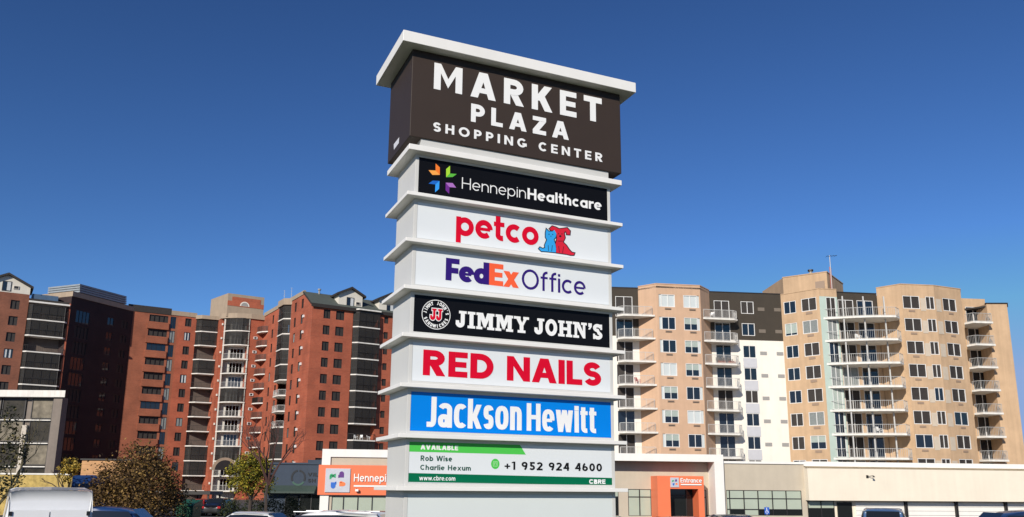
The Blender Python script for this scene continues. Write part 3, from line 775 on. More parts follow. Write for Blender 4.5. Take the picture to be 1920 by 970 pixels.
def dormer(par, base, d1, u0, u1, v0, zb, ze, zp, over=.5):
    """gabled dormer on a frame: base + d1*u, into the roof along v"""
    d1 = Vector(d1).normalized(); d2 = Vector((-d1.y, d1.x)); base = Vector(base)
    def W(u, v, z): q = base + d1 * u + d2 * v; return (q.x, q.y, z)
    um = (u0 + u1) / 2; vb = v0 + 6
    m = MB(); m.poly([W(u0, v0, zb), W(u1, v0, zb), W(u1, v0, ze), W(um, v0, zp), W(u0, v0, ze)], DORMW)
    for u in (u0, u1): m.poly([W(u, v0, zb), W(u, vb, zb), W(u, vb, ze), W(u, v0, ze)], DORMW)
    d = m.build('dormer', par)
    m = MB(); s = (zp - ze) / (um - u0)
    for sgn, ua in ((-1, u0), (1, u1)):
        uo = ua + sgn * over; zo = ze - s * over
        m.hexa([W(um, v0 - .55, zp), W(uo, v0 - .55, zo), W(uo, vb, zo), W(um, vb, zp)], [W(um, v0 - .55, zp + .38), W(uo, v0 - .55, zo + .38), W(uo, vb, zo + .38), W(um, vb, zp + .38)], ROOFD)
    m.build('dormer_roof', d)
    P = Plane(W(0, v0, 0)[:2], d1)
    f = MB(); a, b_ = um - .75, um + .65
    f.pbox(P, a, b_, zb + .25, zb + 2.0, .0, .06, FRAMED); f.pbox(P, a + .12, um - .08, zb + .37, zb + 1.88, .05, .065, GLASS); f.pbox(P, um - .02, b_ - .12, zb + .37, zb + 1.88, .05, .065, CURTAIN)
    f.build('window', d)
    f = MB(); f.pbox(P, b_ + .3, b_ + 1.15, zb + .75, zb + 1.35, 0, .12, DORMW); f.pbox(P, b_ + .4, b_ + 1.05, zb + .83, zb + 1.27, .11, .14, FRAMED); f.build('air_conditioner', d)
dormer(bR, C0, E1, 4.95, 9.45, .7, 31.3, 33.7, 34.85)
dormer(bR, C0, E1, 12.75, 17.2, .7, 31.3, 33.7, 34.85)
def balcony_bay(b, plan, z, screened, seed, slab_m=SLABW, rail_m=DARKM, post=None, sc_h=2.55):
    """one storey of a bay: slab plan (outer edge first to last), a railing and, when screened in, mesh panels"""
    m = MB(); m.prism(plan, z - .2, z, slab_m); s = m.build('balcony', b)
    out = plan[:-2]
    ins = []
    cxm = sum(p[0] for p in plan) / len(plan); cym = sum(p[1] for p in plan) / len(plan)
    for p in out:
        v = Vector((cxm - p[0], cym - p[1])); v = v.normalized() * .1; ins.append((p[0] + v.x, p[1] + v.y))
    m = MB(); rail_path(m, ins, z, 1.05, rail_m, .28 if rail_m is DARKM else .2, .022); m.build('railing', s)
    if screened:
        m = MB()
        for a, c_ in zip(ins, ins[1:]):
            P, L = seg(a, c_); m.poly([P.w(0, z + .02, -.06), P.w(L, z + .02, -.06), P.w(L, z + sc_h, -.06), P.w(0, z + sc_h, -.06)], SCREEN)
            n = max(1, round(L / 1.3))
            for i in range(n + 1): m.pbox(P, L * i / n - .03, L * i / n + .03, z, z + sc_h, -.06, 0, DARKM)
            m.pbox(P, 0, L, z + sc_h - .08, z + sc_h, -.06, 0, DARKM)
        m.build('screen', s)
    return s
BRK = []
for k in range(10):
    z = 28.0 - 2.85 * k
    plan = [PR.w(7.6, 0, .0)[:2], PR.w(8.35, 0, .75)[:2], PR.w(12.5, 0, .75)[:2], PR.w(12.55, 0, 0)[:2], PR.w(12.5, 0, -1.75)[:2], PR.w(7.6, 0, -1.75)[:2]]
    BRK.append((plan, z)); balcony_bay(bR, plan, z, k != 7, k)
mb = MB(); mb.prism([PR.w(7.5, 0, 0)[:2], PR.w(8.35, 0, .85)[:2], PR.w(12.6, 0, .85)[:2], PR.w(12.6, 0, -.5)[:2], PR.w(7.5, 0, -.5)[:2]], 30.95, 31.18, SLABW); mb.build('bay_canopy', bR)
for k in range(11):
    z = 30.55 - 2.85 * k
    g = lambda v, o: PLf.w(40 - v, 0, o)[:2]
    plan = [g(17.6, 0), g(15.9, 1.15), g(12.6, 1.15), g(11.8, 0), g(11.8, -1.55), g(17.6, -1.55)]
    balcony_bay(bR, plan, z, k not in (5, 6, 7), k, rail_m=RAILW if k in (5, 6, 7) else DARKM)
mb = MB(); g = lambda v, o: PLf.w(40 - v, 0, o)[:2]
mb.prism([g(17.8, 0), g(16, 1.3), g(12.5, 1.3), g(11.6, 0), g(11.6, -.3), g(17.8, -.3)], 33.1, 34.3, TAN); mb.build('bay_parapet', bR)
# wall lamps beside the narrow windows
for k in range(1, 11):
    mb = MB(); z = LZW[k] - .55; mb.pbox(PLf, 40 - 4.5, 40 - 3.95, z - .2, z + .25, 0, .22, FRAMEW); mb.build('air_conditioner', bR)

# ------------------------------------------------------------------ rear brick wing with the rounded balcony tower
c = rp(-14, 42)
bM = thing('brick_apartment_block', 'red brick apartment wing with a rounded balcony tower and arched rooftop gable', 'apartment building', (c[0], c[1], GZ))
mb = MB(); wins = []
Pa = Plane(rp(-2.9, 29.2), E1)                    # wall with the vent boxes, up to the inner corner
wall(mb, Pa, 0, 2.9, GZ, 33.4, BRICK, [], .2)
tb = [rp(-7.0, 31.6), rp(-5.3, 30.0), rp(-4.2, 29.5), rp(-2.9, 29.2)]   # tower front, convex
REC = mat('balcony_white_wall', (.47, .45, .40), .8, noise=.08, nscale=1)
Pt = Plane(rp(-6.9, 32.9), Vector(rp(-2.9, 31.0)) - Vector(rp(-6.9, 32.9)))
Lt = (Vector(rp(-2.9, 31.0)) - Vector(rp(-6.9, 32.9))).length
tops = []
TZ = [30.5 - 2.85 * k for k in range(12)]
for k, z in enumerate(TZ):
    tops.append((1.5, Lt - .35, z + .03, z + 2.3))
wall(mb, Pt, 0, Lt, GZ, 33.0, REC, tops, .12)
for pts in ([rp(-2.9, 29.2), rp(-2.9, 31.0)],): mb.poly([(*pts[0], GZ), (*pts[1], GZ), (*pts[1], 33.0), (*pts[0], 33.0)], BRICK)
for k, z in enumerate(TZ): wins.append((Pt, 1.5, z + .03, Lt - 1.85, 2.27, ('g', 'gv', 'vg', 'gw')[k % 4], FRAMEW))
Ps = Plane(rp(-7.75, 32.6), E1)                  # brick strip with lamps
wall(mb, Ps, -.0, .8, GZ, 33.3, BRICK, [], .2)
mb.poly([(*rp(-6.95, 32.6), GZ), (*rp(-6.95, 31.6), GZ), (*rp(-6.95, 31.6), 33.3), (*rp(-6.95, 32.6), 33.3)], BRICK)
# dark balcony stack
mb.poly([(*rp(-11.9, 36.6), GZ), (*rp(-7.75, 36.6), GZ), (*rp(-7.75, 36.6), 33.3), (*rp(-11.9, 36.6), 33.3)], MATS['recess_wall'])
mb.poly([(*rp(-7.75, 36.6), GZ), (*rp(-7.75, 32.6), GZ), (*rp(-7.75, 32.6), 33.3), (*rp(-7.75, 36.6), 33.3)], BRICK)
Pw = Plane(rp(-24.6, 36.1), E1)
mops = []
MZ = [33.0 - 2.85 * k for k in range(11)]
for k, z in enumerate(MZ):
    mops.append((10.75, 11.95, z - 1.65, z)); wins.append((Pw, 10.75, z - 1.65, 1.2, 1.65, kinds(k + 5), FRAMED))
    mops.append((4.0, 7.5, z - 1.4, z)); wins.append((Pw, 4.0, z - 1.4, 3.5, 1.4, ('gw', 'vg', 'g', 'wv')[k % 4], FRAMED))
    mops.append((7.95, 9.0, z - 2.4, z)); wins.append((Pw, 7.95, z - 2.4, 1.05, 2.4, ('g', 'c')[k % 2], FRAMED))
wall(mb, Pw, 0, 9.4, GZ, 33.6, RUSSET, mops, .22); wall(mb, Pw, 9.4, 12.9, GZ, 33.6, BRICK, mops, .22); back_of(mb, Pw, mops, .2, ROOFD)
mb.poly([(*rp(-11.7, 36.1), GZ), (*rp(-11.7, 36.6), GZ), (*rp(-11.7, 36.6), 33.6), (*rp(-11.7, 36.1), 33.6)], BRICK)
mb.poly([(*rp(-24.6, 50), GZ), (*rp(5, 50), GZ), (*rp(5, 50), 33.4), (*rp(-24.6, 50), 33.4)], BRICK)
mb.poly([(*rp(5, 29.2), GZ), (*rp(5, 50), GZ), (*rp(5, 50), 33.4), (*rp(5, 29.2), 33.4)], BRICK)
mb.build('wall', bM)
for P, u, z, w, h, k, fr in wins: add_window(bM, P, u, z, w, h, fr, k, .10)
mb = MB(); mb.prism([rp(-24.6, 36.3), rp(-7.6, 36.3), rp(-7.0, 32), rp(-2.9, 29.5), rp(5, 29.4), rp(5, 50), rp(-24.6, 50)], 33.0, 33.3, ROOFD); mb.build('roof', bM)
mb = MB()
mb.pbox(Pw, 8.0, 12.9, 33.35, 34.25, -.1, .12, TAN)
mb.prism([rp(-11.9, 35.7), rp(-11, 34.6), rp(-7.6, 34.2), rp(-7.6, 36.7), rp(-11.9, 36.7)], 33.0, 33.75, TAN)
mb.prism([rp(-7.8, 32.3), rp(-7.1, 31.3), rp(-5.3, 29.7), rp(-2.7, 28.9), rp(0, 28.9), rp(0, 31), rp(-7.8, 34)], 33.0, 34.0, TAN)
mb.pbox(Pw, 0, 8.0, 33.3, 34.6, -.1, .1, ROOFD)
mb.build('parapet', bM)
for k, z in enumerate(MZ):               # brick spandrels standing proud of the wide windows
    mb = MB(); mb.pbox(Pw, 3.7, 7.7, z - 2.8, z - 1.42, .0, .35, RUSSET); mb.build('spandrel', bM)
for k in range(12):                       # rounded tower balconies
    z = TZ[k]
    plan = [rp(-7.15, 31.9), rp(-6.4, 30.6), rp(-5.3, 29.7), rp(-4.2, 29.2), rp(-2.75, 29.0), rp(-2.75, 31.0), rp(-7.0, 32.9)]
    s = balcony_bay(bM, plan, z, k in (0, 1, 5, 9), k, rail_m=DARKM if k in (0, 1, 3, 5, 9) else RAILG)
    for p in ((-7.0, 31.9), (-2.85, 29.25)): m = MB(); q = rp(*p); m.box(q[0] - .14, q[0] + .14, q[1] - .14, q[1] + .14, z, z + 2.65, REC); m.build('corner_post', s)
for k in range(12):                       # long dark balconies
    z = TZ[k] + .05
    plan = [rp(-11.8, 35.9), rp(-10.9, 34.8), rp(-7.8, 34.4), rp(-7.8, 36.5), rp(-11.8, 36.5)]
    balcony_bay(bM, plan, z, k in (0, 1, 3, 9, 10), k)
for k in range(11):                       # corner balconies between the vent wall and the right block
    z = 30.3 - 2.85 * k
    plan = [rp(-1.35, 29.15), rp(-1.45, 28.2), rp(-.9, 26.8), rp(-.05, 25.9), rp(-.05, 29.1)]
    m = MB(); m.prism(plan, z - .2, z, SLABW); s = m.build('balcony', bM)
    m = MB(); ins = [rp(-1.28, 29.0), rp(-1.36, 28.25), rp(-.86, 26.95), rp(-.1, 26.1)]
    rail_path(m, ins, z, 1.1, mat('rust_brown_rail', (.14, .055, .038), .6) if k != 5 else DARKM, .1, .05); m.build('railing', s)
    m = MB(); m.pbox(Pa, 1.0, 1.75, z - 1.35, z - .85, .0, .14, FRAMEW); m.pbox(Pa, 1.12, 1.55, z - 1.27, z - .93, .13, .16, FRAMED); m.build('air_vent', bM)
for k in range(12):
    m = MB(); m.pbox(Ps, .25, .5, TZ[k] + 1.2, TZ[k] + 1.6, 0, .25, CREAMW); m.build('wall_lamp', bM)
# rooftop block with an arched window
P1 = Plane(rp(-7.1, 31.0), E1)
mb = MB(); mb.hexa([rw(-7.1, 31, 33.3), rw(.2, 31, 33.3), rw(.2, 39, 33.3), rw(-8.6, 39, 33.3)], [rw(-7.1, 31, 38.1), rw(.2, 31, 38.1), rw(.2, 39, 38.1), rw(-8.6, 39, 38.1)], TAN)
ph = mb.build('rooftop_block', bM)
mb = MB(); mb.pbox(P1, .85, 6.6, 35.6, 37.5, 0, .05, BRICK); mb.pbox(P1, 0, .85, 35.6, 36.6, 0, .05, BRICK); mb.pbox(P1, 6.6, 7.3, 35.6, 36.5, 0, .05, BRICK)
mb.build('brick_facing', ph)
mb = MB()
def arch_poly(m, P, uc, zb, r, o, mm, n=14): m.pprism(P, [(uc + r * math.cos(math.pi * i / n), zb + r * math.sin(math.pi * i / n)) for i in range(n + 1)], .0, o, mm)
arch_poly(mb, P1, 3.4, 35.75, .95, .09, CREAMW); arch_poly(mb, P1, 3.4, 35.8, .72, .11, GRILLE); mb.build('arched_vent', ph)
for u in (4.9, 6.4):
    a = thing('radio_mast', 'thin whip aerial on the brick rooftop block, %s' % ('shorter' if u < 5 else 'taller'), 'aerial', rw(u, 33, 38.1))
    m = MB(); hh = 2.6 if u < 5 else 3.4; m.tube(rw(u, 33, 38.1), rw(u, 33, 38.1 + hh), .05, .03, RAILW, 6); m.build('pole', a)
    m = MB()
    for q in (.55, .75, .95): m.tube(rw(u - .3, 33, 38.1 + hh * q), rw(u + .3, 33, 38.1 + hh * q), .02, .02, RAILW, 5)
    m.build('cross_bar', a)
# ground arch at the foot of the tower
mb = MB(); Pf = Plane(rp(-6.6, 29.0), E1); arch_poly(mb, Pf, 1.0, 3.0, 2.4, .3, TAN); arch_poly(mb, Pf, 1.0, 3.0, 1.9, .35, FRAMED); mb.build('entrance_arch', bM)
# ------------------------------------------------------------------ far left brick block and the dark side wing
LP = Plane((-85.5, 142.8), E1)
c = LP.w(0, 0, -10)
bL = thing('brick_apartment_block', 'red brick apartment block at the far left with one dormer and four wide balconies', 'apartment building', (c[0], c[1], GZ))
mb = MB(); ops = []; wins = []
for k in range(11):
    z = 31.35 - 2.85 * k
    for a, w in ((-1.8, 1.35), (-5.6, 1.35), (-9.5, 1.35)):
        ops.append((a, a + w, z - 1.6, z)); wins.append((a, z - 1.6, w, 1.6, ('wg', 'vw', 'gw', 'w', 'vg')[k % 5]))
wall(mb, LP, -14, .9, GZ, 32.6, BROWNB, ops, .22); back_of(mb, LP, ops, .2, ROOFD)
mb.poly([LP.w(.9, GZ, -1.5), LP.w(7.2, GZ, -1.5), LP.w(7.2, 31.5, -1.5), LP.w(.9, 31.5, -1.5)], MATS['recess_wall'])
for u in (.9,): mb.poly([LP.w(u, GZ), LP.w(u, GZ, -1.5), LP.w(u, 32.6, -1.5), LP.w(u, 32.6)], BRICK)
wall(mb, LP, 7.2, 7.46, GZ, 31.8, BRICK)
mb.poly([LP.w(7.46, GZ), LP.w(7.46, GZ, -14), LP.w(7.46, 31.8, -14), LP.w(7.46, 31.8)], BRICK)
mb.poly([LP.w(-14, GZ, -14), LP.w(7.46, GZ, -14), LP.w(7.46, 31.8, -14), LP.w(-14, 31.8, -14)], BRICK)
mb.build('wall', bL)
for a, z, w, h, k in wins: add_window(bL, LP, a, z, w, h, FRAMED, k, .14)
for k in range(10):
    z = 28.35 - 2.85 * k
    g = lambda u, o: LP.w(u, 0, o)[:2]
    balcony_bay(bL, [g(.95, 0), g(1.5, .5), g(6.8, .5), g(7.15, 0), g(7.15, -1.45), g(.95, -1.45)], z, k != 2, k)
mb = MB(); mb.pbox(LP, .9, 7.3, 31.2, 31.5, -1.6, .6, SLABW); mb.build('bay_canopy', bL)
mb = MB(); mb.pbox(LP, -14, 7.46, 31.75, 32.0, -14, -.1, ROOFD); mb.build('roof', bL)
mb = MB(); mb.pbox(LP, 1.3, 5.4, 31.9, 33.0, -4, -.8, mat('blue_grey_metal', (.07, .12, .19), .45, noise=.15, nscale=1.5)); mb.build('rooftop_unit', bL)
dormer(bL, LP.p, LP.d, -6.2, .9, .3, 32.6, 33.9, 35.7, .45)

DA, DBp = (-79.2, 146.8), (-73.6, 160.8)
PD, LD = seg(DA, DBp)
c = PD.w(8, 0, -4)
bD = thing('brick_side_wing', 'unlit dark brick side wing with glazed stair strip and grey louvred roof unit', 'apartment building', (c[0], c[1], GZ))
DBR = brick_mat('shaded_brick', (.030, .015, .015), (.038, .018, .016), (.03, .025, .024))  # shade over this wing is put into the brick colour
mb = MB(); ops = []; wins = []
for k in range(12):
    z = 31.0 - 2.85 * k
    for a, w, kd in ((8.3, 1.5, 'g'), (11.6, 1.5, 'gc')):
        ops.append((a, a + w, z - 1.5, z)); wins.append((a, z - 1.5, w, 1.5, kd, FRAMED))
    ops.append((1.3, 4.3, z - 2.3, z)); wins.append((1.3, z - 2.3, 3.0, 2.3, ('g', 'vg', 'gw', 'g')[k % 4], FRAMED))
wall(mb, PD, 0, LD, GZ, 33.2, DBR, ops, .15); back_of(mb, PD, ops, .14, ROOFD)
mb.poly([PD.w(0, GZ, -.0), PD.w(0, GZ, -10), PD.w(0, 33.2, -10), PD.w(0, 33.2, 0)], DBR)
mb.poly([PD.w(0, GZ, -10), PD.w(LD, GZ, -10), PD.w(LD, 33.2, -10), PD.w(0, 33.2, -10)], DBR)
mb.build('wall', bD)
for a, z, w, h, k, fr in wins: add_window(bD, PD, a, z, w, h, fr, k, .08)
mb = MB(); mb.pbox(PD, 0, LD + .6, 33.2, 34.1, -10, .15, TAN); mb.build('parapet', bD)
mb = MB(); LOUV = mat('grey_louvre_metal', (.26, .29, .31), .5, noise=.12, nscale=2)
for i in range(4): mb.pbox(PD, 1.4, 12.2, 34.25 + i * .42, 34.25 + i * .42 + .3, -8, .1 - .05 * i, LOUV)
mb.pbox(PD, 1.6, 12.0, 34.1, 35.7, -7.9, -.3, DARKM); mb.build('louvred_roof_unit', bD)

# ------------------------------------------------------------------ low glass fronted annex, left
AX = Plane((-90, 125.0), (1, 0.0))
ax = thing('annex_building', 'flat white roofed annex with dark glass front and taupe corner pillar', 'office building', (-78, 131, GZ))
TAUPE = mat('taupe_render', (.20, .165, .135), .8, noise=.1, nscale=1, streak=.12)
def axu(x): return x + 90
mb = MB(); mb.prism([(-90, 124.5), (-66.4, 124.5), (-70, 131), (-90, 131)], 12.75, 13.75, SLABW); mb.build('roof', ax)
mb = MB(); mb.prism([(-90, 125.6), (-68.2, 125.6), (-71, 130.8), (-90, 130.8)], GZ, 12.75, TAUPE); mb.build('wall', ax)
mb = MB(); mb.pbox(AX, axu(-68.2), axu(-66.9), GZ, 12.75, -1.5, .1, TAUPE); mb.build('corner_pillar', ax)
mb = MB(); mb.pbox(AX, axu(-72.4), axu(-71.7), GZ, 8.6, -.6, .1, mat('pale_stone', (.52, .46, .38), .85, noise=.15, nscale=2)); mb.build('stone_pier', ax)
AGL = mat('bronze_glass', (.035, .030, .022), .3, spec=.25, noise=.5, nscale=.7); AGL2 = mat('beige_blind', (.17, .145, .105), .5, spec=.2, noise=.5, nscale=.9)  # alternate panes get a patchy beige face
for j, z0 in enumerate((9.6, 6.2, 2.8, -.6)):
    for i, (a, b_) in enumerate(((-84, -80.2), (-80, -76.2), (-76, -72.5), (-71.6, -68.4))):
        fm = MB(); u0, u1 = axu(a), axu(b_)
        fm.pbox(AX, u0, u1, z0, z0 + .12, -.6, -.35, FRAMED); fm.pbox(AX, u0, u1, z0 + 2.95, z0 + 3.1, -.6, -.35, FRAMED)
        fm.pbox(AX, u0, u0 + .12, z0 + .12, z0 + 2.95, -.6, -.35, FRAMED); fm.pbox(AX, u1 - .12, u1, z0 + .12, z0 + 2.95, -.6, -.35, FRAMED)
        o = fm.build('window', ax)
        gm = MB(); gm.poly([AX.w(u0 + .12, z0 + .12, -.45), AX.w(u1 - .12, z0 + .12, -.45), AX.w(u1 - .12, z0 + 2.95, -.45), AX.w(u0 + .12, z0 + 2.95, -.45)], (AGL, AGL2)[(i + j) % 2]); gm.build('pane', o)
    mb = MB(); mb.pbox(AX, axu(-84), axu(-68.4), z0 + 3.1, z0 + 3.25, -.6, -.1, SLABW); mb.build('floor_band', ax)

# ------------------------------------------------------------------ peach apartment blocks, right
c = (22, 112)
bP = thing('peach_apartment_block', 'peach rendered apartment block with brown top storeys and white recess, nearest the sign', 'apartment building', (c[0], c[1], GZ))
mb = MB(); wins = []; FH = 2.9; WT = 24.07; NF = 9
P1w, L1w = seg((4, 103.05), (16.1, 104.1))
uL = lambda X: (X - 4) / P1w.d.x
ops = []
for k in range(NF):
    z = WT - FH * k; a = uL(13.15); ops.append((a, a + 2.2, z - 2.62, z)); wins.append((P1w, a, z - 2.62, 2.2, 2.62, ('gw', 'g', 'cg', 'gc')[k % 4]))
ZS = 18.95
wall(mb, P1w, 0, L1w, ZS, 25.17, BROWN, ops, .15); wall(mb, P1w, 0, L1w, GZ, ZS, CREAMW, ops, .15); back_of(mb, P1w, ops, .14, ROOFD)
bay_pts = [(16.1, 104.1), (18.13, 102.39), (23.84, 103.24), (25.6, 105.75)]
B = [seg(a, b_) for a, b_ in zip(bay_pts, bay_pts[1:])]
ops = []; ucol = B[1][0]
for k in range(NF):
    z = WT - FH * k
    for a in (.30, 3.52):
        ops.append((a, a + 2.1, z - 1.6, z)); wins.append((ucol, a + (.32 if a < 1 else 0), z - 1.6, 1.78, 1.6, ('bc', 'g', 'g', 'bc', 'h', 'h', 'h', 'g')[(k + (0 if a < 1 else 1) * 3) % 8]))
wall(mb, B[0][0], 0, B[0][1], GZ, 25.37, PEACH); wall(mb, ucol, 0, B[1][1], GZ, 25.37, PEACH, ops, .15); wall(mb, B[2][0], 0, B[2][1], GZ, 25.37, PEACH)
for a, b_, c_, d in ops: mb.poly([ucol.w(a, c_, -.1), ucol.w(b_, c_, -.1), ucol.w(b_, d, -.1), ucol.w(a, d, -.1)], mat('pale_window_infill', (.52, .56, .55), .6))
P2w, L2w = seg((25.6, 105.7), (35.2, 106.8)); u2 = lambda X: (X - 25.6) / P2w.d.x
ops = []; dops = []
for k in range(NF):
    z = WT - FH * k
    a = u2(26.15); ops.append((a, a + 2.05, z - 2.62, z)); wins.append((P2w, a, z - 2.62, 2.05, 2.62, ('cg', 'g', 'g', 'g', 'bc', 'g', 'g')[k % 7]))
    a = u2(29.75); ops.append((a, a + 1.72, z - 1.62, z)); wins.append((P2w, a, z - 1.62, 1.72, 1.62, ('cb', 'g', 'g', 'g', 'cb', 'g', 'g')[k % 7]))
wall(mb, P2w, 0, L2w, ZS, 25.17, BROWN, ops, .15); wall(mb, P2w, 0, L2w, GZ, ZS, CREAMW, ops, .15); back_of(mb, P2w, ops, .14, ROOFD)
mb.poly([(4, 103.05, GZ), (4, 118, GZ), (4, 118, 25.17), (4, 103.05, 25.17)], CREAMW)
mb.poly([(4, 118, GZ), (35.2, 118, GZ), (35.2, 118, 25.17), (4, 118, 25.17)], CREAMW)
mb.build('wall', bP)
for P, a, z, w, h, k in wins: add_window(bP, P, a, z, w, h, FRAMEW, k, .06, name='window' if h < 2 else 'balcony_door')
mb = MB(); mb.prism([(4, 103.2), (16.2, 104.2), (25.5, 105.8), (35.2, 106.9), (35.2, 118), (4, 118)], 24.8, 25.0, ROOFD)
mb.prism(bay_pts, 24.9, 25.1, ROOFD); mb.build('roof', bP)
mb = MB()
mb.pbox(P1w, 0, L1w, 25.17, 25.29, -.3, .05, DARKM); mb.pbox(P2w, 0, L2w, 25.17, 25.29, -.3, .05, DARKM)
for P, L in B: mb.pbox(P, 0, L, 25.37, 25.47, -.25, .05, PEACH)
mb.build('parapet', bP)
for k in range(NF):
    z = WT - FH * k
    for a in (.9, 4.1):
        m = MB(); m.pbox(ucol, a + .15, a + 1.0, z - 1.98, z - 1.72, 0, .05, GRILLEP); m.pbox(ucol, a + .2, a + .95, z - 1.94, z - 1.86, .05, .06, DARKM); m.build('air_vent', bP)
    for X in (32.0, 34.2):
        m = MB(); a = u2(X); m.pbox(P2w, a, a + .9, z - 1.2, z - .75, 0, .04, GRILLE if k > 1 else mat('grille_brown', (.16, .13, .10), .6)); m.build('air_vent', bP)
    if k >= 2:
        m = MB(); a = u2(29.75); m.pbox(P2w, a - .05, a + 1.77, z - 2.88, z - 1.66, 0, .05, GREYSP); m.build('spandrel', bP)
    zs = 21.4 - FH * k
    m = MB(); plan = [(13.3, 103.75), (13.2, 102.6), (13.9, 102.0), (17.9, 102.45), (16.0, 104.05)]
    m.prism(plan, zs - .22, zs, SLABW); s = m.build('balcony', bP)
    m = MB(); rail_path(m, [(13.38, 103.7), (13.3, 102.65), (13.95, 102.12), (17.55, 102.5)], zs, 1.08, RAILW, .16, .024); m.build('railing', s)
    m = MB(); plan = [(24.2, 103.65), (28.35, 104.3), (28.85, 104.75), (28.8, 106.0), (25.6, 105.65)]
    m.prism(plan, zs - .22, zs, SLABW); s = m.build('balcony', bP)
    m = MB(); rail_path(m, [(24.3, 103.75), (28.28, 104.4), (28.74, 104.8), (28.7, 106.0)], zs, 1.08, RAILW, .16, .024); m.build('railing', s)

bQ = thing('peach_apartment_block', 'peach apartment block with long curved balconies and stepped rooftop room', 'apartment building', (50, 112, GZ))
PEACHQ = mat('sand_peach_stucco', (.53, .36, .215), .85, noise=.10, nscale=.6, streak=.16)
mb = MB(); wins = []
R1, LR1 = seg((35.2, 106.8), (38.9, 103.2))
ops = []
MINT = mat('mint_panel', (.44, .53, .46), .6, noise=.05, nscale=1)
for k in range(NF):
    z = WT - FH * k
    ops.append((.35, 2.0, z - 1.62, z)); wins.append((R1, .35, z - 1.62, 1.65, 1.62, ('g', 'l', 'g', 'g', 'g', 'gc', 'cb')[k % 7]))
    ops.append((2.75, 4.75, z - 1.62, z + .05)); wins.append((R1, 2.75, z - 1.62, 2.0, 1.67, ('lc', 'c', 'cg', 'hc', 'bc', 'c', 'h')[k % 7]))
wall(mb, R1, 0, LR1, GZ, 25.1, PEACHQ, ops, .15); back_of(mb, R1, ops, .14, ROOFD)
R2, LR2 = seg((38.9, 103.2), (41.3, 103.6))
ops = []
for k in range(NF):
    z = WT - FH * k; ops.append((.9, 2.2, z - 2.6, z)); wins.append((R2, .9, z - 2.6, 1.3, 2.6, ('bc', 'c', 'g', 'c', 'b', 'g', 'g')[k % 7]))
wall(mb, R2, 0, LR2, GZ, 24.15, MINT, ops, .12); wall(mb, R2, 0, LR2, 24.15, 25.1, PEACHQ); back_of(mb, R2, ops, .11, ROOFD)
R3, LR3 = seg((41.3, 104.6), (47.15, 105.4)); ops = []
for k in range(NF):
    z = WT - FH * k
    for a, w in ((.5, 2.1), (3.1, 2.2)): ops.append((a, a + w, z - 2.62, z)); wins.append((R3, a, z - 2.62, w, 2.62, ('cb', 'g', 'gc', 'g', 'wg', 'g', 'c', 'g')[(k * 2 + int(a)) % 8]))
wall(mb, R3, 0, LR3, ZS + 2.9, 25.0, BROWN, ops, .15); wall(mb, R3, 0, LR3, GZ, ZS + 2.9, PEACHQ, ops, .15); back_of(mb, R3, ops, .14, ROOFD)
mb.poly([(41.3, 103.6, GZ), (41.3, 104.6, GZ), (41.3, 104.6, 25.1), (41.3, 103.6, 25.1)], PEACHQ)
bq = [(47.15, 105.3), (49.3, 103.1), (53.8, 103.7), (58.2, 105.55), (59.6, 108.2)]
Bq = [seg(a, b_) for a, b_ in zip(bq, bq[1:])]
wall(mb, Bq[0][0], 0, Bq[0][1], GZ, 25.76, PEACHQ); wall(mb, Bq[3][0], 0, Bq[3][1], GZ, 25.76, PEACHQ)
for j, cols in ((1, ((.12, 2.3), (3.25, 1.2))), (2, ((1.35, 2.36),))):
    ops = []
    P, L = Bq[j]
    for k in range(NF):
        z = 24.3 - FH * k
        for a, w in cols: ops.append((a, a + w, z - 1.65, z)); wins.append((P, a, z - 1.65, w, 1.65, ('bc', 'gc', 'cg', 'g', 'wv', 'gb', 'lc', 'cb')[(k * 3 + int(a * 2) + j) % 8]))
    wall(mb, P, 0, L, GZ, 25.76, PEACHQ, ops, .15); back_of(mb, P, ops, .14, ROOFD)
R4, LR4 = seg((59.6, 108.2), (63.0, 108.6)); ops = []
for k in range(NF): z = WT - FH * k; ops.append((.5, 2.6, z - 2.62, z)); wins.append((R4, .5, z - 2.62, 2.1, 2.62, ('g', 'gc', 'cg')[k % 3]))
wall(mb, R4, 0, LR4, GZ, 25.2, PEACHQ, ops, .15); back_of(mb, R4, ops, .14, ROOFD)
tw = [(61.6, 108.4), (61.7, 106.1), (64.3, 106.0), (65.5, 108.0), (65.5, 118)]
Tw = [seg(a, b_) for a, b_ in zip(tw, tw[1:])]
ops = []
for k in range(NF): z = 22.6 - FH * k; ops.append((.5, 1.5, z - 1.5, z)); wins.append((Tw[2][0], .5, z - 1.5, 1.0, 1.5, 'bc'))
for j, (P, L) in enumerate(Tw): wall(mb, P, 0, L, GZ, 24.0, PEACHQ, ops if j == 2 else (), .12)
back_of(mb, Tw[2][0], ops, .11, ROOFD)
mb.poly([(35.2, 118, GZ), (65.5, 118, GZ), (65.5, 118, 24), (35.2, 118, 24)], PEACHQ)
mb.build('wall', bQ)
for P, a, z, w, h, k in wins: add_window(bQ, P, a, z, w, h, FRAMEW, k, .06, name='window' if h < 2 else 'balcony_door')
mb = MB(); mb.prism([(35.2, 107), (38.9, 103.4), (41.3, 103.7), (41.3, 104.8), (47.1, 105.5), (49.3, 103.3), (53.8, 103.9), (58.1, 105.7), (59.5, 108.3), (59.5, 118), (35.2, 118)], 24.6, 24.8, ROOFD)
mb.prism([(59.6, 108.6), (61.7, 106.3), (64.2, 106.2), (65.3, 108.1), (65.4, 118), (59.6, 118)], 23.6, 23.8, ROOFD); mb.build('roof', bQ)
mb = MB()
for P, L, z in [(R1, LR1, 25.1), (R2, LR2, 25.1)] + [(P, L, 25.76) for P, L in Bq]: mb.pbox(P, 0, L, z, z + .1, -.25, .05, PEACHQ)
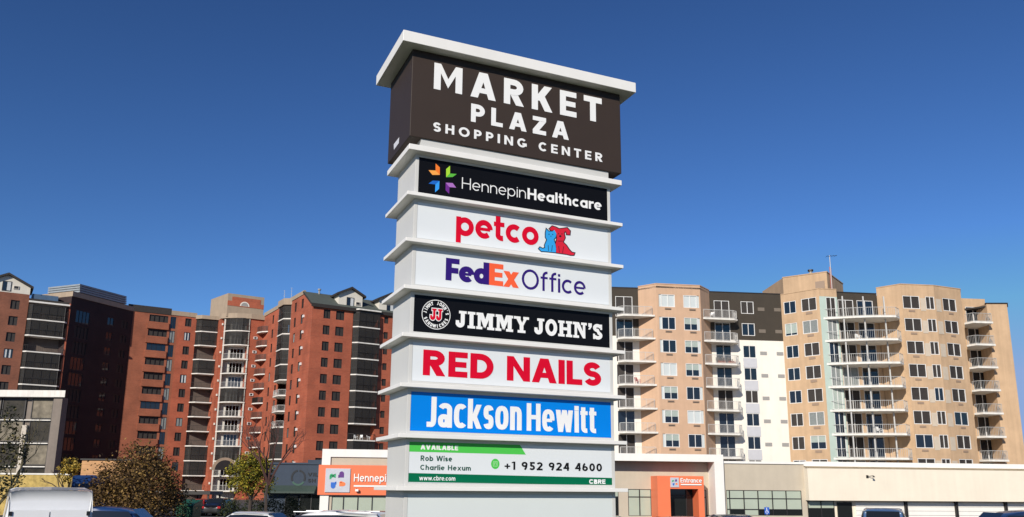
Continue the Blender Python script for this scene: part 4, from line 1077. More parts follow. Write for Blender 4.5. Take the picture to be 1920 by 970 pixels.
mb.pbox(R3, 0, LR3, 25.0, 25.12, -.3, .05, DARKM)
for P, L in Tw[1:3]: mb.pbox(P, -.1, L + .1, 24.0, 24.12, -.25, .12, DARKM)
mb.build('parapet', bQ)
mb = MB(); mb.prism([(36.0, 117), (36.4, 109.1), (41.1, 105.8), (45.7, 112.2), (45.7, 117)], 24.8, 28.0, PEACHQ)
for a, b_ in (((36.4, 109.1), (41.1, 105.8)), ((41.1, 105.8), (45.7, 112.2))): P, L = seg(a, b_); mb.pbox(P, -.05, L + .05, 28.0, 28.12, -.2, .06, PEACHQ)
rr_ = mb.build('rooftop_room', bQ)
mb = MB(); P, L = seg((36.4, 109.1), (41.1, 105.8)); mb.pbox(P, 4.2, 5.4, 25.9, 26.9, 0, .05, GRILLEP); mb.build('louvre', rr_)
mb = MB(); mb.tube((40.0, 108.5, 28), (40.0, 108.5, 28.8), .22, .22, GRILLE, 8); mb.tube((40.0, 108.5, 28.8), (40.0, 108.5, 29.0), .38, .38, DARKM, 8); mb.build('flue', rr_)
mb = MB(); P, L = seg((41.1, 105.8), (45.7, 112.2)); RT = mat('red_ladder_paint', (.42, .13, .10), .6)
for u in (1.0, 1.6): mb.pbox(P, u - .03, u + .03, 25, 28.9, .12, .2, RT)
for i in range(12): mb.pbox(P, 1.0, 1.6, 25.2 + i * .3, 25.25 + i * .3, .13, .18, RT)
mb.pbox(P, 1.0, 1.6, 28.85, 28.92, .12, .2, RT); mb.build('roof_ladder', rr_)
am = thing('television_aerial', 'tall television aerial beside the red roof ladder', 'aerial', (41.8, 106.2, 25.5))
m = MB(); m.tube((41.8, 106.2, 25.5), (41.8, 106.2, 30.4), .05, .04, RAILW, 6); m.build('pole', am)
m = MB(); m.tube((41.3, 106.0, 30.2), (42.9, 106.5, 30.45), .025, .025, DARKM, 5)
for q in (0, .3, .6, .9): m.tube((41.4 + 1.4 * q, 105.6 + .4 * q, 30.22 + .2 * q), (41.4 + 1.4 * q, 106.6 + .4 * q, 30.22 + .2 * q), .015, .015, DARKM, 5)
m.build('antenna_array', am)
for k in range(NF):
    z = WT - FH * k; zs = 21.4 - FH * k
    m = MB(); m.pbox(R1, 3.3, 4.15, z - 2.05, z - 1.75, 0, .05, GRILLEP); m.build('air_vent', bQ)
    for P_, ua, ub in ((Bq[1][0], 2.5, 3.2), (Bq[2][0], .12, 1.0)):
        m = MB(); m.pbox(P_, ua, ub, z - 1.65, z, 0, .03, mat('pale_infill_panel', (.52, .44, .34), .7, noise=.06, nscale=2)); m.build('infill_panel', bQ)
    for j, a in ((1, .8), (2, 2.2)):
        m = MB(); m.pbox(Bq[j][0], a, a + .85, z - 1.85, z - 1.6, 0, .05, GRILLEP); m.build('air_vent', bQ)
    n = 10; out = []
    for i in range(n + 1):
        t = i / n; X = 39.3 + (48.6 - 39.3) * t; Y = 103.15 - 1.5 * math.sin(math.pi * min(1, t * 1.35) * .5) ** 1.2 - .15 * t if t < 1 else 102.6
        out.append((X, Y))
    plan = [(39.2, 103.3)] + out[1:] + [(48.9, 103.4), (47.2, 105.3), (41.3, 104.5), (41.2, 103.6)]
    m = MB(); m.prism(plan, zs - .24, zs, SLABW); s = m.build('balcony', bQ)
    m = MB(); ins = [(x + .02, y + .14) for x, y in [(39.35, 103.2)] + out[1:]]
    rail_path(m, ins, zs, 1.1, RAILG, .2, .02); m.build('railing', s)
    m = MB()
    for X in (41.6, 44.2, 46.8): m.box(X - .07, X + .07, 102.6, 102.74, zs, zs + 2.65, RAILW)
    m.build('post', s)
    m = MB(); plan = [(58.4, 105.8), (58.9, 104.6), (61.6, 104.9), (61.6, 106.2), (61.5, 108.3), (59.7, 108.1)]
    m.prism(plan, zs - .24, zs, SLABW); s = m.build('balcony', bQ)
    m = MB(); rail_path(m, [(58.5, 105.7), (58.95, 104.7), (61.5, 105.0), (61.52, 106.0)], zs, 1.1, RAILG, .2, .02); m.build('railing', s)
# ------------------------------------------------------------------ the shops
PS = Plane((-15.65, 70.5), (1, .141))
STW = mat('store_white_panel', (.80, .775, .72), .7, noise=.03, nscale=.6, streak=.05)
STT = mat('store_tan_render', (.50, .435, .335), .85, noise=.05, nscale=.7, streak=.06)
STO = mat('store_orange_panel', (.80, .185, .075), .45, noise=.03, nscale=.8)
STC = mat('store_cream_render', (.78, .70, .56), .85, noise=.04, nscale=.5, streak=.05)
GL2 = mat('shop_glass_blinds', (.40, .45, .36), .18, noise=.05, nscale=.8)
GLD = mat('shop_glass_dark', (.012, .014, .014), .06, spec=.6)
PLQ = mat('brushed_plaque', (.62, .63, .66), .35, metal=.3, noise=.06, nscale=2)
LB = mat('sign_lettering_white', (.85, .84, .80), .45)
c = PS.w(15, 0, -6)
cl = thing('clinic_building', 'single storey clinic with white frame, orange sign panel and orange entrance portal', 'shop', (c[0], c[1], GZ))
D2 = -1.55
mb = MB()
mb.pbox(PS, 26.5, 34.0, GZ, 3.0, -9, D2, STT) if False else None
wops = [(26.52, 28.62, GZ + .25, .05), (32.85, 33.75, GZ + .25, .02), (24.6, 25.65, GZ + .25, .05), (16, 24.2, GZ + .25, .05)]
PR2 = PS.off(D2); PR1 = PS.off(-.14)
wall(mb, PR2, 12, 34.0, GZ, 2.6, STT, wops, .15)
w1 = [(.95, 11.8, GZ + .2, -.72)]
wall(mb, PR1, .7, 12, GZ, 2.7, STT, w1, .15)
mb.poly([PS.w(12, GZ, -.14), PS.w(12, GZ, D2), PS.w(12, 2.6, D2), PS.w(12, 2.6, -.14)], STT)
mb.poly([PS.w(0, GZ, -.3), PS.w(0, GZ, -14), PS.w(0, 3, -14), PS.w(0, 3, -.3)], STW)
mb.poly([PS.w(0, GZ, -14), PS.w(34.85, GZ, -14), PS.w(34.85, 3, -14), PS.w(0, 3, -14)], STW)
mb.build('wall', cl)
mb = MB(); mb.pbox(PS, 0, 34.85, 2.46, 3.1, -.5, 0, STW); mb.pbox(PS, 12, 34.0, 2.46, 2.6, D2 - .1, -.5, DARKB); mb.build('fascia_frame', cl)
mb = MB(); mb.pbox(PS, 0, .7, GZ, 2.46, -.5, 0, STW); mb.build('frame_post', cl)
mb = MB(); mb.pbox(PS, 34.0, 34.85, GZ, 2.46, D2 - .2, 0, STW); mb.build('frame_post', cl)
mb = MB(); mb.pbox(PS, .1, 34.8, 2.75, 2.9, -14, -.55, ROOFD); mb.build('roof', cl)
def glaz(par, P, u0, u1, z0, z1, cols, rows, fills, depth, nm='window'):
    f = MB(); t = .07
    xs = [u0 + (u1 - u0) * i / cols if isinstance(cols, int) else None for i in range(cols + 1)] if isinstance(cols, int) else cols
    zs = [z0] + rows + [z1]
    for x in xs: f.pbox(P, max(u0, x - t / 2), min(u1, x + t / 2), z0, z1, -depth, -depth + .1, FRAMED)
    for z in zs: f.pbox(P, u0, u1, max(z0, z - t / 2), min(z1, z + t / 2), -depth, -depth + .085, FRAMED)
    o = f.build(nm, par); g = MB(); n = 0
    for i in range(len(xs) - 1):
        for j in range(len(zs) - 1):
            m = GL2 if fills[(n) % len(fills)] == 'b' else GLD; n += 1
            g.poly([P.w(a, b_, -depth + .03) for a, b_ in ((xs[i], zs[j]), (xs[i + 1], zs[j]), (xs[i + 1], zs[j + 1]), (xs[i], zs[j + 1]))], m)
    g.build('pane', o); return o
glaz(cl, PR1, .95, 11.8, GZ + .2, -.72, [.95, 1.9, 3.07, 4.24, 5.4, 6.6, 7.8, 9, 10.4, 11.8], [], 'b', .1)
glaz(cl, PR2, 26.52, 28.62, GZ + .25, .05, 2, [-.62], 'bbbb', .1)
glaz(cl, PR2, 32.85, 33.75, GZ + .25, .02, 1, [-.62], 'bb', .1)
glaz(cl, PR2, 24.6, 25.65, GZ + .25, .05, 1, [-.62], 'db', .1)
glaz(cl, PR2, 16, 24.2, GZ + .25, .05, 6, [-.62], 'b', .1)
mb = MB(); mb.pbox(PS, -.21, 11.9, -.62, 1.80, -.05, .16, STO); osn = mb.build('orange_sign_panel', cl)
mb = MB(); mb.pbox(PS, .37, 2.38, -.41, 1.51, .16, .24, PLQ); pq = mb.build('sign_plaque', osn)
def hands(par, P, u0, z0, s, o):
    """four little coloured marks on a plaque"""
    m = MB()
    C = [mat('mark_green', (.04, .40, .17), .5), mat('mark_purple', (.11, .03, .20), .5), mat('mark_blue', (.02, .13, .52), .5), mat('mark_orange', (.86, .20, .06), .5)]
    def dot(cx, cz, w, h, mm, rnd):
        pts = [(cx - w / 2, cz - h / 2), (cx + w / 2, cz - h / 2), (cx + w / 2, cz + h / 2), (cx - w / 2, cz + h / 2)]
        arcp = [(math.cos(a * math.pi / 6), math.sin(a * math.pi / 6)) for a in range(-3, 4)]
        if rnd == 'l': pts = [(cx + w / 2, cz - h / 2), (cx + w / 2, cz + h / 2)] + [(cx - w * .1 - w * .4 * a, cz - h / 2 * b * -1 * -1) for a, b in [(q[0], -q[1]) for q in arcp]]
        if rnd == 'u': pts = [(cx - w / 2, cz - h / 2), (cx + w / 2, cz - h / 2)] + [(cx + w / 2 * q[1] * -1 * -1, cz + h * .1 + h * .4 * q[0]) for q in arcp[::-1]]
        if rnd == 'd': pts = [(cx + w / 2, cz + h / 2), (cx - w / 2, cz + h / 2)] + [(cx + w / 2 * q[1], cz - h * .1 - h * .4 * q[0]) for q in arcp]
        if rnd == 'r': pts = [(cx - w / 2, cz + h / 2), (cx - w / 2, cz - h / 2)] + [(cx + w * .1 + w * .4 * q[0], cz + h / 2 * q[1]) for q in arcp]
        m.pprism(P, [(u0 + a * s, z0 + b * s) for a, b in pts], o - .01, o, mm)
    dot(.30, .68, .26, .18, C[0], 'l'); dot(.67, .74, .20, .26, C[1], 'u'); dot(.34, .28, .20, .26, C[2], 'd'); dot(.72, .34, .26, .18, C[3], 'r')
    dot(.21, .60, .08, .12, C[0], ''); dot(.56, .66, .06, .12, C[1], ''); dot(.44, .38, .06, .12, C[2], ''); dot(.66, .42, .10, .07, C[3], '')
    m.build('hand_emblem', par)
hands(pq, PS, .37, -.41, 1.95, .255)
write(osn, PS, 'Hennepin', 2.69, 5.70, .47, 1.10, LB, .24, w=.15, k=1.0, gap=.13, th=.07)
mb = MB(); mb.pbox(PS, 2.7, 11, .05, .17, .16, .22, LB); mb.build('underline_bar', osn)
mb = MB(); mb.tube(PS.w(2.95, -.12, .16), PS.w(2.95, -.2, .4), .05, .05, DARKM); mb.pbox(PS, 2.85, 3.1, -.32, -.14, .3, .5, LB); mb.build('spot_lamp', osn)
# entrance portal
mb = MB()
po = .35; PP = PS.off(0)
mb.pbox(PS, 28.63, 29.76, GZ, 1.2, D2, po, STO); mb.pbox(PS, 32.3, 32.82, GZ, 1.2, D2, po, STO); mb.pbox(PS, 29.76, 32.3, .1, 1.2, D2, po, STO)
pt = mb.build('entrance_portal', cl)
glaz(pt, PS, 29.78, 32.28, GZ + .05, .1, [29.78, 30.0, 31.7, 32.28], [-.45], 'ddddddd', 1.2, 'entrance_door')
mb = MB(); mb.pbox(PS, 29.79, 30.55, .24, 1.06, po, po + .06, PLQ); q = mb.build('sign_plaque', pt); hands(q, PS, 29.79, .26, .76, po + .07)
write(pt, PS, 'Entrance', 30.70, 32.62, .64, 1.02, LB, po + .09, w=.17, k=1.0, gap=.13, th=.06)
mb = MB(); mb.pbox(PS, 30.72, 32.6, .42, .52, po, po + .08, LB); mb.build('underline_bar', pt)
# shaded shop, left
c = (-19, 80)
SHADED = mat('shaded_render', (.030, .045, .070), .8, noise=.10, nscale=.8, streak=.1)  # shade on the shop front is put into this dark blue
nv = thing('shaded_shop', 'dark navy shop with dim emblem and dark lettering beside the orange sign', 'shop', (c[0], c[1], GZ))  # the navy is shade put into the shop's colour
PN = Plane((-21.7, 75.6), (1, .0))
mb = MB(); mb.pbox(PN, 0, 6.4, GZ, 1.95, -8, 0, SHADED); mb.build('wall', nv)
mb = MB(); mb.pbox(PN, -.1, 6.4, 1.95, 2.1, -8, .1, SHADED); mb.pbox(PN, 3.2, 5.8, 2.1, 2.42, -6, -2, SHADED); mb.build('roof', nv)
mb = MB(); ru, rz, rO = PN.u(559.6, 895), PN.z(559.6, 896), .06
EMG, EMK = mat('emblem_dim_green', (.02, .075, .05), .6), mat('dark_letter_blue', (.006, .009, .014), .7)
for a0, a1, m_ in ((100, 205, EMK), (215, 325, EMG), (-25, 85, EMK)):
    L_ = arc(ru, rz, .58, .62, a0, a1, 8)
    k_ = band(L_, .16)
    for i in range(len(k_[1]) - 1): mb.poly([PN.w(p[0], p[1], .03) for p in (k_[1][i], k_[1][i + 1], k_[2][i + 1], k_[2][i])], m_)
mb.build('ring_emblem', nv)
write(nv, PN, 'VIL', PN.u(577, 890), PN.u(596.5, 890), PN.z(577, 893), PN.z(577, 886.5), EMK, .05, w=.2, gap=.2, th=.05)
write(nv, PN, 'SH', PN.u(577.5, 902), PN.u(591.5, 902), PN.z(577, 904.5), PN.z(577, 898), EMK, .05, w=.2, gap=.2, th=.05)
mb = MB(); AWN = mat('awning_green', (.035, .055, .045), .7, noise=.1, nscale=2)
mb.hexa([PN.w(.1, -.15, 0), PN.w(4.6, -.15, 0), PN.w(4.6, -.55, .9), PN.w(.1, -.55, .9)], [PN.w(.1, .12, 0), PN.w(4.6, .12, 0), PN.w(4.6, -.40, .9), PN.w(.1, -.40, .9)], AWN); mb.build('awning', nv)
glaz(nv, PN, 1.9, 3.0, GZ + .1, -.75, 1, [], 'd', -.05, 'shop_door'); glaz(nv, PN, 3.2, 5.2, GZ + .4, -.65, 2, [], 'd', -.05)
# tan shop and cream wing on the right
c = PS.w(39, 0, -6)
tn = thing('tan_shop', 'tan rendered shop with a long black framed window strip', 'shop', (c[0], c[1], GZ))
PT = PS.off(-.4)
mb = MB(); wall(mb, PT, 34.87, 42.7, GZ, 2.36, STT, [(35.15, 42.2, GZ + .35, .04)], .15)
mb.poly([PT.w(34.87, GZ, -12), PT.w(42.7, GZ, -12), PT.w(42.7, 2.36, -12), PT.w(34.87, 2.36, -12)], STT); mb.build('wall', tn)
mb = MB(); mb.pbox(PT, 34.87, 42.7, 2.36, 2.56, -12, .12, STW); mb.build('coping', tn)
glaz(tn, PT, 35.15, 42.2, GZ + .35, .04, [35.15, 35.45, 36.78, 38.1, 39.45, 40.75, 42.2], [-1.62, -.68], 'bbb' + 'dbb' + 'bbb' + 'dbb' * 3, .1)
c = PS.w(55, 0, -6)
cr = thing('cream_shop', 'long low cream shop wing with deep blank fascia at the right', 'shop', (c[0], c[1], GZ))
mb = MB(); mb.hexa([PS.w(42.72, GZ, -.6), PS.w(78, GZ, -.6), PS.w(78, GZ, -12), PS.w(42.72, GZ, -12)], [PS.w(42.72, 2.2, -.6), PS.w(78, 2.2, -.6), PS.w(78, 2.2, -12), PS.w(42.72, 2.2, -12)], STC); mb.build('wall', cr)
mb = MB(); mb.pbox(PS, 42.55, 78, -.80, 2.0, -.6, .3, STC); fs = mb.build('fascia', cr)
mb = MB(); mb.pbox(PS, 42.55, 78, 2.2, 2.62, -12, -.2, STW); mb.build('coping', cr)
mb = MB(); mb.pbox(PS, 48.15, 48.35, 1.2, 1.45, .3, .36, DARKM); mb.tube(PS.w(48.25, 1.33, .36), PS.w(48.6, 1.4, .75), .03, .03, DARKM); mb.tube(PS.w(48.6, 1.4, .75), PS.w(48.62, 1.25, .76), .05, .12, DARKM); mb.build('wall_lamp', fs)
glaz(cr, PS, 42.8, 45.3, GZ + .1, -.85, 2, [-1.5], 'dbdb', .55)
glaz(cr, PS, 45.6, 47.0, GZ + .1, -.95, 1, [], 'd', .55, 'shop_door')
for a in (47.4, 52.4, 57.4, 62.4, 67.4):
    f = MB(); f.pbox(PS, a, a + 4.7, GZ + .05, -.95, -.6, -.5, STW)
    for i in range(1, 4): f.pbox(PS, a, a + 4.7, GZ + .05 + i * .38 - .015, GZ + .05 + i * .38 + .015, -.5, -.485, GRILLE)
    f.build('garage_door', cr)
    f = MB(); f.pbox(PS, a + 4.72, a + 4.95, GZ, -.8, -.6, -.3, DARKM); f.build('door_post', cr)

# ------------------------------------------------------------------ carport, fence, low walls at the left
cpt = thing('carport', 'dark flat roofed carport in front of the balcony tower', 'carport', (-30.5, 78, GZ))
PC = Plane((-33.5, 76.5), (1, .05))
mb = MB(); mb.pbox(PC, 0, 6.6, -.75, -.45, -4, 0, DARKM); mb.pbox(PC, -.1, 2.4, -.58, -.42, 0, .06, SLABW); mb.build('roof', cpt)
for u in (.2, 2.3, 4.4, 6.4):
    for o in (-.2, -3.8):
        m = MB(); m.pbox(PC, u - .07, u + .07, GZ, -.75, o - .07, o + .07, DARKM); m.build('post', cpt)
YEL = mat('yellow_brick', (.46, .33, .10), .9, noise=.30, nscale=3, streak=.25)
WOOD = mat('orange_timber', (.52, .28, .12), .75, noise=.12, nscale=2.5, streak=.15)
yw = tag(MB().pbox(Plane((-46.0, 72), (1, .04)), 0, 8.6, GZ, .82, -.5, 0, YEL).pbox(Plane((-46.0, 72), (1, .04)), -.05, 8.65, .82, .95, -.55, .05, SLABW).build('garden_wall'), 'weathered yellow masonry wall with pale coping below the annex', 'wall')
sh = thing('timber_shed', 'orange timber clad shed behind the round brown tree', 'shed', (-31.5, 68.6, GZ))
PSH = Plane((-33.5, 66.5), (1, .05))
mb = MB()
for i in range(13): mb.pbox(PSH, 0, 3.9, GZ + i * .34, GZ + i * .34 + .325, -3, .0, WOOD)
mb.pbox(PSH, .02, 3.88, GZ, GZ + 4.35, -2.98, -.02, WOOD); mb.build('cladding', sh)
mb = MB(); mb.pbox(PSH, -.1, 4.0, GZ + 4.42, GZ + 4.52, -3.1, .12, DARKM); mb.build('roof', sh)

# ------------------------------------------------------------------ trees
BARK = mat('dark_bark', (.050, .036, .028), .9, noise=.3, nscale=8)
BARKR = mat('red_brown_twigs', (.070, .030, .024), .9, noise=.25, nscale=8)
def limbs(mb, p, d, L, r, depth, m, tips, spread=.6, n=3, up=.15):
    q = p
    for s in range(3):
        d = (d + Vector((random.uniform(-.14, .14), random.uniform(-.14, .14), random.uniform(-.05, .10) + up * .2))).normalized()
        nq = q + d * L / 3; mb.tube(q, nq, r * (1 - .12 * s), r * (1 - .12 * (s + 1)), m, 5); q = nq
    tips.append((q, depth))
    if depth == 0: return
    for i in range(n):
        a = random.uniform(0, 6.283) if n > 1 else 0; x = d.orthogonal().normalized(); y = d.cross(x)
        nd = (d + (x * math.cos(a) + y * math.sin(a)) * random.uniform(spread * .6, spread * 1.25) + Vector((0, 0, up))).normalized()
        limbs(mb, q, nd, L * random.uniform(.62, .82), r * .62, depth - 1, m, tips, spread, n, up)
def leafcloud(mb, clumps, n, size, mats):
    for i in range(n):
        c_, r = random.choice(clumps)
        d = Vector((random.gauss(0, .5), random.gauss(0, .5), random.gauss(0, .5)))
        p = c_ + d * r
        s = size * random.uniform(.6, 1.35)
        a = Vector((random.uniform(-1, 1), random.uniform(-1, 1), random.uniform(-.7, .7))).normalized(); b_ = a.orthogonal().normalized()
        b_ = (b_ * math.cos(i) + a.cross(b_) * math.sin(i))
        mb.poly([p - a * s, p + b_ * s * .5, p + a * s, p - b_ * s * .5], mats[int(random.random() ** 1.3 * len(mats))])
def leaf(n, c): return mat(n, c, .7, spec=.25)
def ctree(name, label, base, H, R0, R1, nl, size, mats, bark=BARK, trunk=.3, nclump=120, zc=.56, trunkr=.14, depth=3):
    """tree with an uneven crown; H height, R0 crown radius, R1 crown half height"""
    b = Vector(base); t = thing(name, label, 'tree', base)
    mb = MB(); tips = []
    mb.tube(b, b + Vector((0, 0, H * trunk)), trunkr * 1.25, trunkr, bark, 8)
    for i in range(4):
        a = i * 1.57 + random.uniform(-.4, .4)
        limbs(mb, b + Vector((0, 0, H * trunk * random.uniform(.75, 1))), Vector((math.cos(a) * .6, math.sin(a) * .6, .9)).normalized(), H * .22, trunkr * .55, depth, bark, tips, .65, 2)
    mb.build('trunk', t)
    cc = b + Vector((0, 0, H * zc)); cl_ = []
    while len(cl_) < nclump:
        u = Vector((random.uniform(-1, 1), random.uniform(-1, 1), random.uniform(-1, 1)))
        if .25 < u.length < 1: cl_.append((cc + Vector((u.x * R0, u.y * R0, u.z * R1)) * (1 + .12 * math.sin(5 * u.x + 3 * u.z)), R0 * random.uniform(.16, .30)))
    m = MB(); leafcloud(m, cl_, nl, size, mats); m.build('crown', t)
    return t
BR = [leaf('leaf_dark_brown', (.045, .025, .010)), leaf('leaf_brown', (.085, .048, .016)), leaf('leaf_tan', (.17, .10, .032)), leaf('leaf_ochre', (.25, .155, .045))]
YG = [leaf('leaf_olive', (.07, .072, .010)), leaf('leaf_yellow_green', (.19, .18, .018)), leaf('leaf_yellow', (.34, .27, .025))]
DRYT = mat('dry_olive_twigs', (.10, .085, .045), .9, noise=.3, nscale=8)
DG = [leaf('leaf_deep_green', (.018, .022, .010)), leaf('leaf_dull_green', (.040, .042, .016)), leaf('leaf_dry', (.12, .10, .035))]
YL = [leaf('leaf_gold', (.42, .28, .04)), leaf('leaf_straw', (.50, .38, .10)), leaf('leaf_olive', (.06, .075, .012))]
p = at(262, 912, 44); ctree('autumn_tree', 'round tree with dry brown leaves in front of the brick wing', (p.x, 44, GZ), 4.3, 2.2, 1.85, 19000, .072, BR, zc=.57, nclump=210)
p = at(472, 912, 66); ctree('autumn_tree', 'small tree turning yellow green beside the navy shop', (p.x, 66, GZ), 5.1, 1.7, 1.6, 7500, .09, YG, zc=.66)  # the shop's navy is shade put into its colour
p = at(-2, 912, 40); ctree('dark_tree', 'sparse twiggy tree cut off by the left edge', (p.x, 40, GZ), 6.0, 1.15, 2.5, 1500, .08, DG, bark=DRYT, zc=.60, depth=5, trunkr=.12)
p = at(126, 912, 68); ctree('gold_tree', 'small gold leaved tree between annex and timber shed', (p.x, 68, GZ), 4.6, .85, 1.0, 2600, .08, YL, zc=.78, nclump=50)
def bare(label, x, Y, H, lean):
    p = at(x, 912, Y); t = thing('bare_tree', label, 'tree', (p.x, Y, GZ)); mb = MB(); tips = []
    b = Vector((p.x, Y, GZ)); d = Vector((lean, 0, 1)).normalized()
    limbs(mb, b, d, H * .42, .12, 0, BARK, tips); q = tips[-1][0]; tips2 = []
    for i in range(5):
        a = i * 1.26 + .4
        limbs(mb, q - d * random.uniform(0, H * .1), (d + Vector((math.cos(a) * .5, math.sin(a) * .5, .2))).normalized(), H * .22, .09, 5, BARKR, tips2, .55, 2, .08)
    mb.build('trunk', t)
bare('leafless tree with reddish twigs leaning over the yellow green tree', 507, 58, 7.0, -.16)
HD = [leaf('leaf_hedge', (.02, .03, .012)), leaf('leaf_hedge_light', (.05, .055, .02))]
hm = MB(); p = at(425, 912, 70); leafcloud(hm, [(Vector((p.x + i * .35, 70 + random.uniform(-.4, .4), GZ + random.uniform(.2, 1.35))), .55) for i in range(18)], 5000, .07, HD)
tag(hm.build('hedge'), 'clipped dark hedge below the leafless tree', 'hedge')

# ------------------------------------------------------------------ vehicles
TYRE = mat('tyre_rubber', (.015, .015, .015), .9)
RIM = mat('wheel_rim', (.45, .45, .46), .3, metal=.8)
CGL = mat('car_glass', (.012, .015, .018), .05, spec=.7)
CHR = mat('rack_metal', (.22, .225, .235), .4, metal=.5)
HLG = mat('headlight_glass', (.55, .56, .58), .1)
TLG = mat('tail_light', (.35, .01, .01), .2)
def car(name, label, x, Y, rz, paint, L=4.5, W=1.8, H=1.48, kind='sedan', rack=False, z=GZ, cat='car'):
    px = at(x, 950, Y).x; t = thing(name, label, cat, (px, Y, z)); t.rotation_euler = (0, 0, rz)
    h = L / 2; hb = H * (.62 if kind != 'van' else .52)
    if kind == 'sedan': st = [(-h, .50, 0), (-h + .12, .60, 0), (-h + .75, .66, 0), (-h + 1.25, .66, .97), (-.1, .64, 1.0), (.45, .63, .985), (1.25, .62, 0), (h - .45, .55, 0), (h - .1, .47, 0), (h, .36, 0)]
    elif kind == 'suv': st = [(-h, .55, 0), (-h + .10, .62, 0), (-h + .16, .64, 0), (-h + .55, .64, .96), (-.6, .63, 1.0), (.55, .62, .985), (1.25, .62, 0), (h - .40, .57, 0), (h - .08, .50, 0), (h, .38, 0)]
    else: st = [(-h, .50, 0), (-h + .04, .52, 0), (-h + .08, .52, .97), (-.2, .52, 1.0), (h - 1.75, .52, 1.0), (h - 1.15, .50, .9), (h - .75, .48, 0), (h - .3, .43, 0), (h - .05, .36, 0), (h, .30, 0)]
    m = MB(); rings = []
    for i, (xx, zb, zr) in enumerate(st):
        e = 1 - .10 * (abs(xx) / h) ** 4; w = W / 2 * e; bz = zb * H
        top = zr * H if zr else bz + .045
        wr = (w * .78 if kind != 'van' else w * .9) if zr else w * .86
        rings.append([(xx, -w * .93, .24), (xx, -w, .45), (xx, -w * .985, bz), (xx, -wr, top - .05), (xx, -wr * .86, top), (xx, 0, top + .02), (xx, wr * .86, top), (xx, wr, top - .05), (xx, w * .985, bz), (xx, w, .45), (xx, w * .93, .24)])
    n = len(rings[0])
    for a, b_ in zip(rings, rings[1:]):
        for j in range(n - 1): m.poly([a[j], b_[j], b_[j + 1], a[j + 1]], paint)
        m.poly([a[0], a[-1], b_[-1], b_[0]], DARKM)
    m.poly(rings[0], paint); m.poly(rings[-1][::-1], paint)
    me = m.mesh('body'); 
    for f in me.polygons: f.use_smooth = True
    import bmesh
    bm = bmesh.new(); bm.from_mesh(me); bmesh.ops.remove_doubles(bm, verts=bm.verts, dist=.001); bm.to_mesh(me); bm.free()
    body = bpy.data.objects.new('body', me); col.objects.link(body); body.parent = t
    bv = body.modifiers.new('sub', 'SUBSURF'); bv.levels = 1; bv.render_levels = 2
    def part(nm, mb, par=t):
        o = bpy.data.objects.new(nm, mb.mesh(nm)); col.objects.link(o); o.parent = par; return o
    roofs = [i for i, s in enumerate(st) if s[2]]; i0, i1 = roofs[0], roofs[-1]
    def lerp(a, b_, q): return tuple(a[k] + (b_[k] - a[k]) * q for k in range(3))
    for sgn, jb, jt in ((-1, 2, 3), (1, 8, 7)):
        g = MB(); lo = [lerp(rings[i0 - 1][jb], rings[i0][jb], .7)] + [rings[i][jb] for i in range(i0, i1 + 1)] + [lerp(rings[i1][jb], rings[i1 + 1][jb], .7)]
        hi_ = [rings[i0][jt]] * 1 + [rings[i][jt] for i in range(i0, i1 + 1)] + [rings[i1][jt]]
        lim = range(len(lo) - 1) if kind != 'van' else [len(lo) - 2, len(lo) - 3]
        for i in lim:
            q = [lerp(lo[i], hi_[i], .1), lerp(lo[i + 1], hi_[i + 1], .1), lerp(lo[i + 1], hi_[i + 1], .88), lerp(lo[i], hi_[i], .88)]
            g.poly([(p_[0], p_[1] + sgn * .03, p_[2]) for p_ in q], CGL)
        part('side_window', g)
    g = MB(); a, b_ = rings[i1], rings[i1 + 1]
    g.poly([(p_[0] + .03, p_[1], p_[2] + .03) for p_ in (lerp(a[4], b_[4], .12), lerp(a[6], b_[6], .12), lerp(a[6], b_[6], .9), lerp(a[4], b_[4], .9))], CGL); part('windscreen', g)
    if kind != 'van':
        g = MB(); a, b_ = rings[i0], rings[i0 - 1]
        g.poly([(p_[0] - .03, p_[1], p_[2] + .03) for p_ in (lerp(a[4], b_[4], .12), lerp(a[6], b_[6], .12), lerp(a[6], b_[6], .9), lerp(a[4], b_[4], .9))], CGL); part('rear_window', g)
    for sx in (-h + .85, h - .9):
        for sy in (-1, 1):
            w_ = MB(); yy = sy * (W / 2 - .12); w_.tube((sx, yy - .11, .33), (sx, yy + .11, .33), .33, .33, TYRE, 20); wo = part('wheel', w_)
            r_ = MB(); r_.tube((sx, yy - .115, .33), (sx, yy + .115, .33), .2, .2, RIM, 12); part('rim', r_, wo)
    for sy in (-1, 1):
        q = MB(); q.box(h - .22, h - .02, sy * W * .36 - .16, sy * W * .36 + .16, H * .40, H * .46, HLG); part('headlight', q)
        q = MB(); q.box(-h - .01, -h + .12, sy * W * .38 - .13, sy * W * .38 + .13, H * .44, H * .56, TLG); part('tail_light', q)
        q = MB(); q.box(st[i1 + 1][0] - .35, st[i1 + 1][0] - .2, sy * W * .5 - .04, sy * W * .5 + sy * .18 + .04, hb, hb + .14, paint); part('wing_mirror', q)
    if rack:
        for sy in (-1, 1):
            q = MB(); y = sy * W * .33; q.tube((-h + .75, y, H - .045), (.75, y, H - .045), .016, .016, CHR, 6)
            for xx in (-h + .8, -.3, .7): q.tube((xx, y, H - .15), (xx, y, H - .045), .014, .014, CHR, 6)
            part('roof_rail', q)
    return t
def cpaint(n, c, coat=.6, rough=.35): return mat(n, c, rough, coat=coat, noise=.02, nscale=3)
WP, SP, BP, RP, NP, VW = cpaint('car_white', (.72, .72, .70)), cpaint('car_silver', (.40, .42, .44)), cpaint('car_black', (.008, .008, .009)), cpaint('car_red', (.42, .020, .012)), cpaint('car_navy', (.012, .028, .075)), cpaint('van_white', (.72, .73, .74))
NB = cpaint('van_blue', (.015, .045, .14))
